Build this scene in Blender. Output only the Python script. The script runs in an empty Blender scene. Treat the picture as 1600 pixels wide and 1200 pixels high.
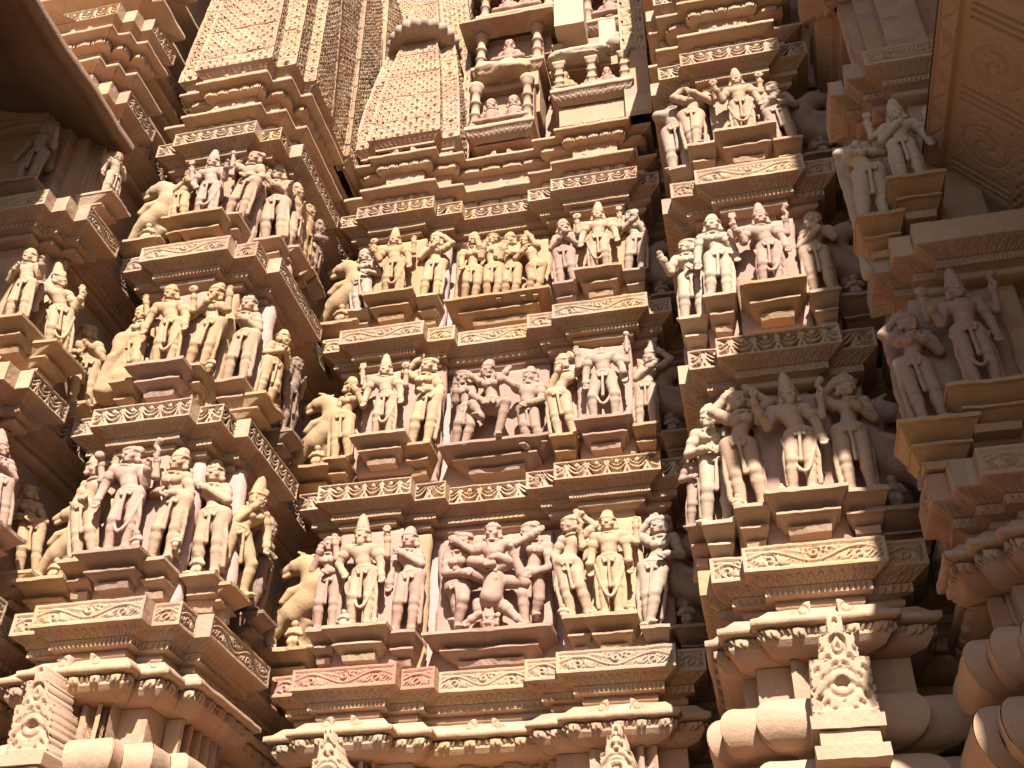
import bpy, math, random
import numpy as np
from mathutils import Matrix, Vector
random.seed(7); rng = np.random.default_rng(11)
sc = bpy.context.scene; COL = sc.collection
R_ = math.radians
# ------------------------------------------------------------------ camera, world, sun, exposure
YAW, PITCH, ROLL, FPX = R_(13.3), R_(36.4), R_(.95), 1690.
cy, sy, cp, sp, cr, sr = math.cos(YAW), math.sin(YAW), math.cos(PITCH), math.sin(PITCH), math.cos(ROLL), math.sin(ROLL)
FWD = np.array([-sy*cp, cy*cp, sp]); RT = np.array([cy, sy, 0.]); UP = np.cross(RT, FWD)
RT, UP = cr*RT+sr*UP, -sr*RT+cr*UP
cd = bpy.data.cameras.new('camera'); cam = bpy.data.objects.new('camera', cd); COL.objects.link(cam)
cd.sensor_width = 36; cd.lens = 36*FPX/1600; cd.clip_start = .05; cd.clip_end = 500
cam.matrix_world = Matrix(((RT[0], UP[0], -FWD[0], 0), (RT[1], UP[1], -FWD[1], 0), (RT[2], UP[2], -FWD[2], 0), (0, 0, 0, 1)))
sc.camera = cam
SUN_AZ, SUN_EL = R_(15), R_(43)          # azimuth measured from the wall's normal towards the right
sd = bpy.data.lights.new('sun', 'SUN'); sd.energy = 5; sd.angle = R_(.5); sd.color = (1, .95, .86)
sun = bpy.data.objects.new('sun', sd); COL.objects.link(sun)
dirv = Vector((math.sin(SUN_AZ)*math.cos(SUN_EL), -math.cos(SUN_AZ)*math.cos(SUN_EL), math.sin(SUN_EL)))
sun.rotation_euler = dirv.to_track_quat('Z', 'Y').to_euler()
w = bpy.data.worlds.new('World'); sc.world = w; w.use_nodes = True
nt = w.node_tree; bg = nt.nodes['Background']; sky = nt.nodes.new('ShaderNodeTexSky'); sky.sky_type = 'NISHITA'
sky.sun_disc = False; sky.sun_elevation = SUN_EL; sky.sun_rotation = math.pi-SUN_AZ
nt.links.new(sky.outputs[0], bg.inputs[0]); bg.inputs[1].default_value = .05
sc.view_settings.view_transform = 'Standard'; sc.view_settings.look = 'None'
sc.view_settings.exposure = 1.42; sc.view_settings.gamma = 1
sc.cycles.max_bounces = 6; sc.cycles.diffuse_bounces = 3
# ------------------------------------------------------------------ pixel -> world (on planes of known depth)
def ray(x, y): return FWD*FPX+RT*(x-800)-UP*(y-600)
def atY(x, y, Y): d = ray(x, y); return d*(Y/d[1])
def atX(x, y, X): d = ray(x, y); return d*(X/d[0])
def atZ(x, y, Z): d = ray(x, y); return d*(Z/d[2])
# ------------------------------------------------------------------ materials
def stone(name, a, b, c, blocks=False, bump=1., dark=.35):
    m = bpy.data.materials.new(name); m.use_nodes = True; t = m.node_tree; N = t.nodes; Lk = t.links
    a, b, c = [(v[0]*.70, v[1]*.655, v[2]*.665) for v in (a, b, c)]
    P = N['Principled BSDF']; P.inputs['Roughness'].default_value = .88
    P.inputs['Specular IOR Level'].default_value = .25
    geo = N.new('ShaderNodeNewGeometry')
    def noise(scale, det, rough=.6):
        n = N.new('ShaderNodeTexNoise'); n.inputs['Scale'].default_value = scale; n.inputs['Detail'].default_value = det
        n.inputs['Roughness'].default_value = rough; Lk.new(geo.outputs['Position'], n.inputs['Vector']); return n
    def mix(f, A, B, mode='MIX'):
        x = N.new('ShaderNodeMix'); x.data_type = 'RGBA'; x.blend_type = mode
        for v, s in ((f, 0), (A, 6), (B, 7)):
            if isinstance(v, (float, int)): x.inputs[s].default_value = v
            elif isinstance(v, tuple): x.inputs[s].default_value = (*v, 1)
            else: Lk.new(v, x.inputs[s])
        return x.outputs[2]
    def ramp(src, p0, p1, v0=0., v1=1.):
        r = N.new('ShaderNodeMapRange'); r.inputs[1].default_value = p0; r.inputs[2].default_value = p1
        r.inputs[3].default_value = v0; r.inputs[4].default_value = v1; Lk.new(src, r.inputs[0]); return r.outputs[0]
    n1, n2, n3 = noise(1.3, 3), noise(6, 4), noise(55, 3, .7)
    col = mix(ramp(n1.outputs[0], .4, .62), a, b)
    if blocks:
        at = N.new('ShaderNodeAttribute'); at.attribute_name = 'blk'
        cr_ = N.new('ShaderNodeValToRGB'); cr_.color_ramp.interpolation = 'CONSTANT'
        e = cr_.color_ramp.elements
        pal = [(.0, (.60, .43, .27)), (.17, (.56, .36, .24)), (.32, (.58, .39, .20)), (.47, (.50, .33, .25)), (.6, (.62, .46, .30)), (.74, (.48, .27, .18)), (.82, (.55, .43, .30)), (.93, (.43, .34, .26))]
        e[0].position, e[0].color = pal[0][0], (*pal[0][1], 1); e[1].position, e[1].color = pal[1][0], (*pal[1][1], 1)
        pal = [(p, (q[0]*.71, q[1]*.66, q[2]*.665)) for p, q in pal]; e[0].color = (*pal[0][1], 1); e[1].color = (*pal[1][1], 1)
        for p, q in pal[2:]: k = e.new(p); k.color = (*q, 1)
        Lk.new(at.outputs['Fac'], cr_.inputs[0])
        col = mix(.62, col, cr_.outputs[0])
    col = mix(ramp(n2.outputs[0], .5, .72, 0, .6), col, c)
    col = mix(ramp(n3.outputs[0], .3, .75, .0, .30), col, (a[0]*.55, a[1]*.5, a[2]*.45))
    st = noise(2.2, 5, .75)                                        # old weather stains, blotches of their own
    col = mix(ramp(st.outputs[0], .60, .70, 0, dark), col, (.17, .13, .10))
    Lk.new(col, P.inputs['Base Color'])
    b1 = N.new('ShaderNodeBump'); b1.inputs['Strength'].default_value = bump; b1.inputs['Distance'].default_value = .006
    h = noise(38, 6, .7); Lk.new(h.outputs[0], b1.inputs['Height']); Lk.new(b1.outputs[0], P.inputs['Normal'])
    return m
M = {
 'wall': stone('sandstone_wall', (.56, .37, .24), (.50, .30, .20), (.62, .46, .36), True),
 'frieze': stone('sandstone_carved', (.62, .45, .28), (.56, .38, .24), (.64, .5, .36), True),
 'tower': stone('sandstone_lattice', (.64, .47, .30), (.62, .40, .22), (.52, .43, .33), True, .5, .35),
 'cream': stone('stone_cream', (.62, .45, .30), (.57, .38, .25), (.50, .36, .26)),
 'ochre': stone('stone_ochre', (.56, .37, .20), (.60, .42, .24), (.47, .31, .19)),
 'yellow': stone('stone_yellow', (.64, .46, .26), (.60, .42, .27), (.55, .40, .30), dark=.25),
 'pink': stone('stone_pink', (.53, .34, .26), (.58, .41, .31), (.46, .31, .24)),
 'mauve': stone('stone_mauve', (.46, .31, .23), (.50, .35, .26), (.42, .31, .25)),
 'grey': stone('stone_grey', (.54, .42, .31), (.50, .37, .27), (.56, .45, .33)),
 'pale': stone('stone_pale', (.66, .53, .38), (.60, .47, .33), (.56, .44, .32), dark=.15),
 'red': stone('stone_red', (.56, .28, .19), (.60, .35, .24), (.48, .27, .20), dark=.2),
 'lilac': stone('stone_lilac', (.64, .47, .42), (.62, .43, .34), (.60, .50, .44), dark=.2),
 'balcony': stone('stone_brown', (.54, .37, .23), (.48, .31, .19), (.42, .29, .20)),
 'shade_stone': stone('stone_shade_dark', (.34, .22, .14), (.28, .17, .11), (.20, .14, .10)),  # eave soffit stone with the shade under the slab put into its colour
 'earth': stone('trodden_earth', (.12, .09, .05), (.10, .08, .045), (.08, .09, .04)),
 'dim': stone('stone_dim', (.38, .27, .19), (.34, .24, .18), (.28, .20, .16)),  # darkened stone for recess figures and niche backs, shade put into the colour
}
# ------------------------------------------------------------------ object helpers
def link_mesh(name, V, F, mat, parent=None, smooth=False, blk=None, flat_quads=True):
    V = np.ascontiguousarray(V, dtype=np.float32); F = np.asarray(F, dtype=np.int32)
    me = bpy.data.meshes.new(name); me.vertices.add(len(V)); me.vertices.foreach_set('co', V.ravel())
    n = F.shape[1]; me.loops.add(F.size); me.loops.foreach_set('vertex_index', F.ravel())
    me.polygons.add(len(F)); me.polygons.foreach_set('loop_start', np.arange(0, F.size, n, dtype=np.int32))
    me.polygons.foreach_set('loop_total', np.full(len(F), n, dtype=np.int32))
    me.update(calc_edges=True)
    if smooth: me.polygons.foreach_set('use_smooth', np.ones(len(F), dtype=bool))
    if blk is not None:
        a = me.attributes.new('blk', 'FLOAT', 'POINT'); a.data.foreach_set('value', np.ascontiguousarray(blk, dtype=np.float32))
    me.materials.append(M[mat] if isinstance(mat, str) else mat)
    o = bpy.data.objects.new(name, me); COL.objects.link(o)
    if parent is not None: o.parent = parent; o.matrix_parent_inverse = parent.matrix_world.inverted()
    return o
def thing(name, label, cat, loc=(0, 0, 0), group=None):
    o = bpy.data.objects.new(name, None); COL.objects.link(o); o.location = [float(q) for q in loc]
    o.empty_display_size = .1
    o['label'] = label; o['category'] = cat
    if group: o['group'] = group
    o.matrix_world = Matrix.Translation(o.location)
    return o
def hsh(i, j, k, s=0):
    n = (i*374761393+j*668265263+k*2147483647+s*974711) & 0xffffffff
    n = ((n ^ (n >> 13))*1274126177) & 0xffffffff
    return ((n ^ (n >> 16)) & 0xffff)/65535.
def vnoise(P, f, s=0):
    Q = np.asarray(P)*f; I = np.floor(Q).astype(np.int64); T = Q-I; T = T*T*(3-2*T); r = 0
    for a in (0, 1):
        for b in (0, 1):
            for c in (0, 1):
                wt = (T[..., 0] if a else 1-T[..., 0])*(T[..., 1] if b else 1-T[..., 1])*(T[..., 2] if c else 1-T[..., 2])
                r = r+wt*hsh(I[..., 0]+a, I[..., 1]+b, I[..., 2]+c, s)
    return r*2-1
# ------------------------------------------------------------------ sweeps along the stepped plan
def miters(poly):
    P = np.array(poly, float); n = len(P); m = np.zeros((n, 2))
    d = P[1:]-P[:-1]; d /= np.linalg.norm(d, axis=1)[:, None]; nr = np.stack([d[:, 1], -d[:, 0]], 1)   # outward
    for i in range(n):
        a = nr[max(i-1, 0)]; b = nr[min(i, n-2)]
        if np.allclose(a, b): m[i] = -a
        else: m[i] = -(a+b)/(1+a@b)
    return P, m, nr
def strip(poly, i0, i1, prof, hf=None, du=.02, dv=None, jit=.004, z0=0, blen=.42, seed=0):
    """sweep prof [(inset, z)] along segments i0..i1-1 of poly; hf(u, v, L, seg) gives outward relief."""
    P, m, nr = miters(poly)
    if dv:
        q = [prof[0]]
        for a, b in zip(prof[:-1], prof[1:]):
            k = max(1, int(round(math.hypot(b[0]-a[0], b[1]-a[1])/dv)))
            q += [(a[0]+(b[0]-a[0])*t/k, a[1]+(b[1]-a[1])*t/k) for t in range(1, k+1)]
        prof = q
    pr = np.array(prof, float); nv = len(pr); pr[:, 1] += z0
    v = np.r_[0, np.cumsum(np.hypot(*(pr[1:]-pr[:-1]).T))]; vn = v/v[-1]
    VV, FF, BB = [], [], []; base = 0
    for s in range(i0, i1):
        A, B = P[s], P[s+1]; L = np.linalg.norm(B-A); nu = max(2, int(L/du)+1); t = np.linspace(0, 1, nu)
        off = np.repeat(pr[None, :, 0], nu, 0)
        Z = np.repeat(pr[None, :, 1], nu, 0)
        T = t[:, None]
        if hf is not None:
            U = np.repeat((t*L)[:, None], nv, 1); W = np.repeat(vn[None], nu, 0)
            h = hf(U, W, L, s)
            off = off-h
        X = (A[0]+m[s][0]*off)*(1-T)+(B[0]+m[s+1][0]*off)*T
        Y = (A[1]+m[s][1]*off)*(1-T)+(B[1]+m[s+1][1]*off)*T
        G = np.stack([X, Y, Z], -1)
        nz = vnoise(G, 9, seed)*jit+vnoise(G, 31, seed+3)*jit*.5+np.minimum(vnoise(G, 4.1, seed+5)+.45, 0)*jit*3.5
        G[..., 0] += nr[s][0]*nz; G[..., 1] += nr[s][1]*nz
        G[..., 2] += vnoise(G, 13, seed+1)*jit*.6
        # block colour and joints
        k = np.floor((t*L+hsh(s, seed, 3)*blen)/blen).astype(int)
        kz = np.floor(pr[:, 1]/.31).astype(int)
        bl = hsh(k[:, None]*1+0*kz[None], kz[None]+0*k[:, None], np.int64(s), seed)
        VV.append(G.reshape(-1, 3)); BB.append(bl.ravel())
        ii = np.arange(nu*nv).reshape(nu, nv)+base
        FF.append(np.stack([ii[:-1, :-1], ii[1:, :-1], ii[1:, 1:], ii[:-1, 1:]], -1).reshape(-1, 4)); base += nu*nv
    V = np.concatenate(VV); F = np.concatenate(FF); Bk = np.concatenate(BB)
    if pr[-1, 1] < pr[0, 1]: F = F[:, ::-1]
    return V, F, Bk
def frame(u, v, L, bu=.014, bv=.13):
    """1 inside, 0 on the raised border"""
    e = np.minimum(np.minimum(u, L-u)/bu, np.minimum(v, 1-v)/bv); return np.clip((e-.8)/.4, 0, 1)
def h_scroll(h=.155):
    def f(u, v, L, s):
        n = max(1, round((L-.04)/.23)); lam = (L-.04)/n; x = (u-.02)/lam; y = (v-.5)*h
        ph = x*np.pi*2*.5*2/2; stem = .035*np.sin(ph*1.0)
        d = np.abs(y-stem)
        g = -.017*(np.exp(-((d-.012)/.004)**2)+.6*np.exp(-((d-.023)/.0035)**2))
        cx = (np.floor(x)+.5); sg = np.where(np.floor(x) % 2 == 0, -1, 1)
        dx = (x-cx)*lam; dy = y-sg*.018; r = np.hypot(dx, dy); th = np.arctan2(dy, dx)
        sp_ = np.cos(th*sg+r*210); inn = r < .042
        g = np.where(inn, -.017*np.clip(sp_*2+.3, 0, 1), g)
        cz = np.cos(x*31+y*90*np.sign(y))*np.cos(x*17-y*140); g = np.where(~inn & (d > .028), -.015*np.clip(cz*2, 0, 1), g)
        fr = frame(u, v, L); e = np.minimum(np.minimum(u, L-u)/.02, np.minimum(v, 1-v)/.17)
        line = -.015*np.exp(-((e-1)/.16)**2)
        return np.where(L < .13, 0, g*np.clip((e-1.1)*5, 0, 1)+line*(e < 1.5))
    return f
def h_garland(h=.155):
    def f(u, v, L, s):
        n = max(1, round((L-.03)/.15)); lam = (L-.03)/n; x = ((u-.015)/lam) % 1.; y = v*h
        dx = (x-.5)*lam
        bell = (np.abs(dx) < .010+.035*np.clip((.085-y)/.085, 0, 1)**1.6) & (y < .095)
        hole = (np.abs(dx) < .012*np.clip((.05-y)/.05, 0, 1)) & (y < .05)
        knob = np.hypot(dx, y-.105) < .021
        kh = np.hypot(dx, y-.105) < .008
        ex = np.minimum(x, 1-x)*lam; ysw = .045+.9*(ex/.07)**2*.06
        swag = (np.abs(y-ysw) < .010) | (np.abs(y-ysw-.034) < .007)
        bud = np.hypot(ex, (y-.115)) < .018
        up = (bell & ~hole) | (knob & ~kh) | swag | bud
        g = np.where(up, -.002-.004*np.abs(np.sin(dx*260)), -.046)
        e = np.minimum(np.minimum(u, L-u)/.012, np.minimum(v, 1-v)/.09)
        return np.where(L < .13, 0, np.where(e > 1, g, 0))
    return f
def h_leaf(lam=.065, dep=.011):
    def f(u, v, L, s):
        x = ((u/lam) % 1)-.5; top = .85-2.2*x*x
        out = np.abs(v-top) < .09
        stem = (np.abs(x+.12*np.sin(v*6)) < .06) & (v < .62)
        e = (u < .01) | (u > L-.01) | (v < .04) | (v > .93)
        return np.where(e, 0, -dep*(out | stem | (np.abs(x) > .45)))
    return f
def h_zig(lam=.042, dep=.014):
    def f(u, v, L, s):
        x = np.abs(((u/lam) % 1)-.5)*2
        e = (u < .008) | (u > L-.008) | (v < .08) | (v > .86)
        return np.where(e, 0, np.where(v*1.25 > x+.12, 0, -dep)*1.)
    return f
def h_net(lam=.03, dep=.012):
    def f(u, v, L, s):
        a = np.sin(u/lam*np.pi*2)*np.sin(v*np.pi*4)
        e = (u < .008) | (u > L-.008) | (v < .1) | (v > .9)
        return np.where(e, 0, np.where(a > .25, -dep, 0)*1.)
    return f
def h_pend(lam=.16, dep=.022):
    def f(u, v, L, s):
        n = max(1, round(L/lam)); l = L/n; x = ((u/l) % 1-.5)*l
        a = (np.hypot((np.abs(x)-.019)/.021, (v-.45)/.45) < 1) | (np.hypot((np.abs(x)-.058)/.014, (v-.5)/.3) < 1)
        e = (u < .008) | (u > L-.008) | (v > .97) | (v < .05)
        return np.where(e, 0, np.where(a, .030-.006*np.abs(x)/.05, 0))
    return f
def h_lattice(lam=.15, hh=1., seed=0):
    def f(u, v, L, s):
        H = hh; n = max(1, round(L/lam)); l = L/n
        row = v*H/(l*.62); ri = np.floor(row); fy = (row-ri); x = u/l+.5*(ri % 2); xi = np.floor(x); fx = x-xi-.5; fy2 = (fy-.28)*.62
        r = np.hypot(fx, fy2*1.15)
        g = np.full(u.shape, -.020)
        g = np.where((r < .42) & (r > .30) & (fy2 > -.1), .0, g)                      # outer horseshoe
        g = np.where((r < .25) & (r > .15), .008, g)                                  # inner ring
        g = np.where(r < .15, -.06, g)
        foot = (fy < .10); g = np.where(foot, -.004, g)
        r2 = np.hypot(np.abs(fx)-.5, (fy-.62)*.62); g = np.where((r2 < .15) & (r2 > .07), .004, g); g = np.where(r2 < .07, -.055, g); g = g+.009*np.sin(u*23+np.floor(row/3)*2.1)*np.sin(row*1.3)
        g = g-.004*hsh(xi.astype(np.int64), ri.astype(np.int64), np.int64(s), seed)*(r < .5)
        e = (u < .012) | (u > L-.012)
        g = g*.55
        return np.where(e, .004, g) if L > .08 else np.where(fy < .25, .0, -.018)
    return f
# plan of the whole facade at frieze line, left to right; inset grows into the stone
PLAN = [(-7.5, 4.86), (-4.83, 4.86), (-4.83, 4.96), (-4.71, 4.96), (-4.71, 5.08), (-4.60, 5.08), (-4.60, 5.53), (-4.74, 5.53), (-4.74, 6.2),
        (-4.66, 6.2), (-4.66, 5.70), (-4.45, 5.70), (-4.45, 5.61), (-3.67, 5.61), (-3.67, 5.73), (-3.48, 5.73), (-3.48, 5.95), (-3.37, 5.95), (-3.37, 6.88), (-3.49, 6.88), (-3.49, 7.45),
        (-3.43, 7.45), (-3.43, 7.05), (-3.23, 7.05), (-3.23, 6.96), (-2.45, 6.96), (-2.45, 7.08), (-2.20, 7.08), (-2.20, 7.19), (-1.55, 7.19), (-1.55, 7.08), (-1.31, 7.08), (-1.31, 6.99), (-.49, 6.99), (-.49, 7.10), (-.30, 7.10), (-.30, 7.45),
        (-.25, 7.45), (-.25, 5.95), (-.17, 5.95), (-.17, 5.80), (.02, 5.80), (.02, 5.70), (.81, 5.70), (.81, 5.78), (1.03, 5.78), (1.03, 6.25),
        (1.10, 6.25), (1.10, 5.5), (.98, 5.5), (.98, 5.08), (1.08, 5.08), (1.08, 4.96), (1.20, 4.96), (1.20, 4.87), (1.95, 4.87), (1.95, 5.0), (2.2, 5.0), (2.2, 5.1), (4.2, 5.1)]
BAYS = {  # name: (first segment, last segment, top course z, label)
 'left_wing': (0, 9, 7.33, 'shaded sandstone bay cut by the left photo edge, under the dark eave'),
 'left_bay': (9, 21, 7.33, 'tall projecting sandstone bay left of the central couple panels, its right flank visible'),
 'central_bay': (21, 37, 7.50, 'recessed broad middle sandstone bay holding the three wide figure panels'),
 'right_bay': (37, 47, 7.33, 'projecting sandstone bay right of the centre above the big rounded roll mouldings'),
 'right_wing': (47, len(PLAN)-1, 7.33, 'shaded sandstone bay at the right photo edge below the sloping balcony back'),
}
ZL = [2.79, 4.33, 5.94]
BAY = {}
def part(bay, nm, prof, hf=None, mat='wall', z0=0, smooth=False, seg=None, **k):
    a, b, zt, lab = BAYS[bay]
    if seg: a, b = seg
    V, F, B = strip(PLAN, a, b, prof, hf, z0=z0, **k)
    return link_mesh(nm, V, F, mat, BAY[bay], smooth, B)
HF = .155
for bay, (a, b, zt, lab) in BAYS.items():
    BAY[bay] = thing('temple_bay', lab, 'temple wall', (*PLAN[a], 0), None)
    lv = ZL+[zt]
    for i, Z in enumerate(lv):
        sd_ = i*7+a
        scroll = (i % 2 == 0); plain = bay == 'right_wing' and i == 1
        if bay == 'central_bay' and i == 0:
            part(bay, 'frieze', [(0, 0), (0, HF)], h_scroll(), 'red', Z, du=.006, dv=.006, seed=sd_, seg=(21, 27))['label'] = 'reddish carved frieze block'
            part(bay, 'frieze', [(0, 0), (0, HF)], h_scroll(), 'frieze', Z, du=.006, dv=.006, seed=sd_, seg=(27, 37))
        else: part(bay, 'frieze', [(0, 0), (0, HF)], None if plain else (h_scroll() if scroll else h_garland()), 'frieze', Z, du=.006, dv=.006, jit=.004, seed=sd_)
        part(bay, 'leaf_moulding', [(.135, -.062), (.095, -.058), (.06, -.035), (.012, -.008), (0, 0)], h_leaf(), 'wall', Z, du=.007, dv=.008, jit=.002, seed=sd_)
        part(bay, 'tooth_band', [(.10, -.115), (.10, -.062)], h_zig() if scroll else h_net(), 'frieze', Z, du=.006, dv=.006, jit=.003, seed=sd_)
        part(bay, 'string_course', [(.24, -.185), (.165, -.180), (.150, -.165), (.150, -.135), (.165, -.132), (.165, -.118), (.10, -.115)], None, 'wall', Z, du=.04, jit=.003, seed=sd_)
        part(bay, 'string_course', [(.10, -.062), (.135, -.0621)], None, 'wall', Z, du=.04, jit=.001, seed=sd_)
        nx = lv[i+1]-.185 if i < 3 else zt+.27
        inset = .24 if i < 3 else .19
        if bay == 'central_bay' and i < 3: part(bay, 'wall_facing', [(inset-.004, Z+HF+.006), (inset-.005, (Z+HF+nx)/2), (inset-.004, nx)], None, 'lilac', 0, du=.05, jit=.004, seed=sd_, seg=(26, 31))
        part(bay, 'wall', [(0, Z+HF), (.02, Z+HF+.004), (inset-.003, Z+HF+.006), (inset, Z+HF+.006), (inset, (Z+HF+nx)/2), (inset, nx)], None, 'wall', 0, du=.05, jit=.004, seed=sd_)
    # plain stone body behind the carved courses
    cor = [(.30, -1.6), (.30, 2.1), (.26, 2.2), (.26, 2.33), (.10, 2.37), (.08, 2.44), (.05, 2.48), (.08, 2.53), (.16, 2.58), (.18, 2.61)]
    for Z in lv: cor += [(.26, Z-.19), (.175, Z-.16), (.175, Z-.12), (.125, Z-.10), (.15, Z-.06), (.06, Z+.002), (.06, Z+.145), (.26, Z+.145)]
    for zb in (.37, .87): cor += [(.22, zt+zb-.05), (.07, zt+zb+.01), (.07, zt+zb+.04), (.2, zt+zb+.12), (.22, zt+zb+.15)]
    cor += [(.22, zt+1.05), (.8, zt+1.06)]
    part(bay, 'stone_core', cor, None, 'wall', du=.2, jit=0.)
    # plinth mouldings under the lowest frieze
    part(bay, 'string_course', [(.24, 2.605), (.15, 2.603), (.15, 2.59), (.10, 2.585)], None, 'wall', du=.04, jit=.002)
    part(bay, 'eave_cornice', [(.15, 2.452), (.02, 2.466), (0, 2.472), (0, 2.506), (.045, 2.530), (.10, 2.585)], None, 'frieze', du=.025, jit=.0045, seed=a)
    part(bay, 'pendant_band', [(.055, 2.400), (.055, 2.450), (.15, 2.452)], h_pend(), 'frieze', du=.007, dv=.008, jit=.002, seed=a)
    part(bay, 'string_course', [(.24, 2.33), (.10, 2.345), (.075, 2.375), (.055, 2.400)], None, 'wall', du=.04, jit=.003, seed=a)
    part(bay, 'pillared_band', [(.24, 2.08), (.24, 2.33)], (lambda u, v, L, s: np.where(((u/.2) % 1 < .34) | (L < .3), .055, .02*np.sin(u*170+3*np.sin(v*9))*np.sin(v*22+u*50)-.01)), 'wall', du=.01, dv=.012, jit=.003, seed=a)
    tor = [(.24, 2.08), (.12, 2.078)]
    for c_, r_, b_ in ((1.94, .135, .12), (1.60, .15, .10)):
        tor += [(b_-r_*1.15*math.sin(t)**.8, c_+r_*math.cos(t)) for t in np.linspace(.05, math.pi-.05, 16)]
        tor += [(.16, c_-r_-.01), (.16, c_-r_-.03)]
    tor += [(.05, 1.40), (.05, 1.3), (0, 1.29), (0, 1.1), (-.1, 1.0), (-.1, .2), (-.3, .1), (-.3, -1.6)]
    part(bay, 'roll_moulding', tor[::-1], None, 'cream', du=.03, jit=.006, smooth=True, seed=a)
    # cornices above the top course
    Z = zt
    for j, (zb, o) in enumerate(((.37, .0), (.87, .03))):
        part(bay, 'pendant_band', [(.19, zb-.10), (.125, zb-.098), (.125, zb-.045), (.19, zb-.04)], h_pend(), 'frieze', Z, du=.007, dv=.009, jit=.002, seed=a+j)
        part(bay, 'eave_cornice', [(.19, zb-.04), (.03+o, zb-.006), (o, zb), (o, zb+.034), (o+.06, zb+.075), (.15, zb+.15), (.19, zb+.17)], None, 'frieze', Z, du=.025, jit=.0045, seed=a+j+3)
        part(bay, 'wall', [(.19, zb+.17), (.19, zb+.40 if j == 0 else 1.05)], None, 'wall', Z, du=.05, jit=.003, seed=a)
    if bay in ('left_wing', 'right_bay', 'right_wing'):
        Z = zt+1.05; sd_ = a+31
        part(bay, 'frieze', [(.02, 0), (.02, HF)], h_garland(), 'frieze', Z, du=.007, dv=.008, seed=sd_)
        part(bay, 'wall', [(.19, -.12), (.12, -.08), (.02, 0)], None, 'wall', Z, du=.05)
        part(bay, 'wall', [(.02, HF), (.19, HF+.01), (.19, .45)], None, 'wall', Z, du=.05)
        part(bay, 'eave_cornice', [(.19, .38), (.03, .40), (0, .41), (0, .46), (.06, .50), (.19, .58), (.19, 1.0), (.0, 1.02), (0, 1.08), (.1, 1.15), (.1, 2.), (.0, 2.02), (0, 2.1), (.2, 2.2), (.2, 6)], None, 'frieze', Z, du=.04, jit=.004, seed=sd_)
print('bays')
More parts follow.
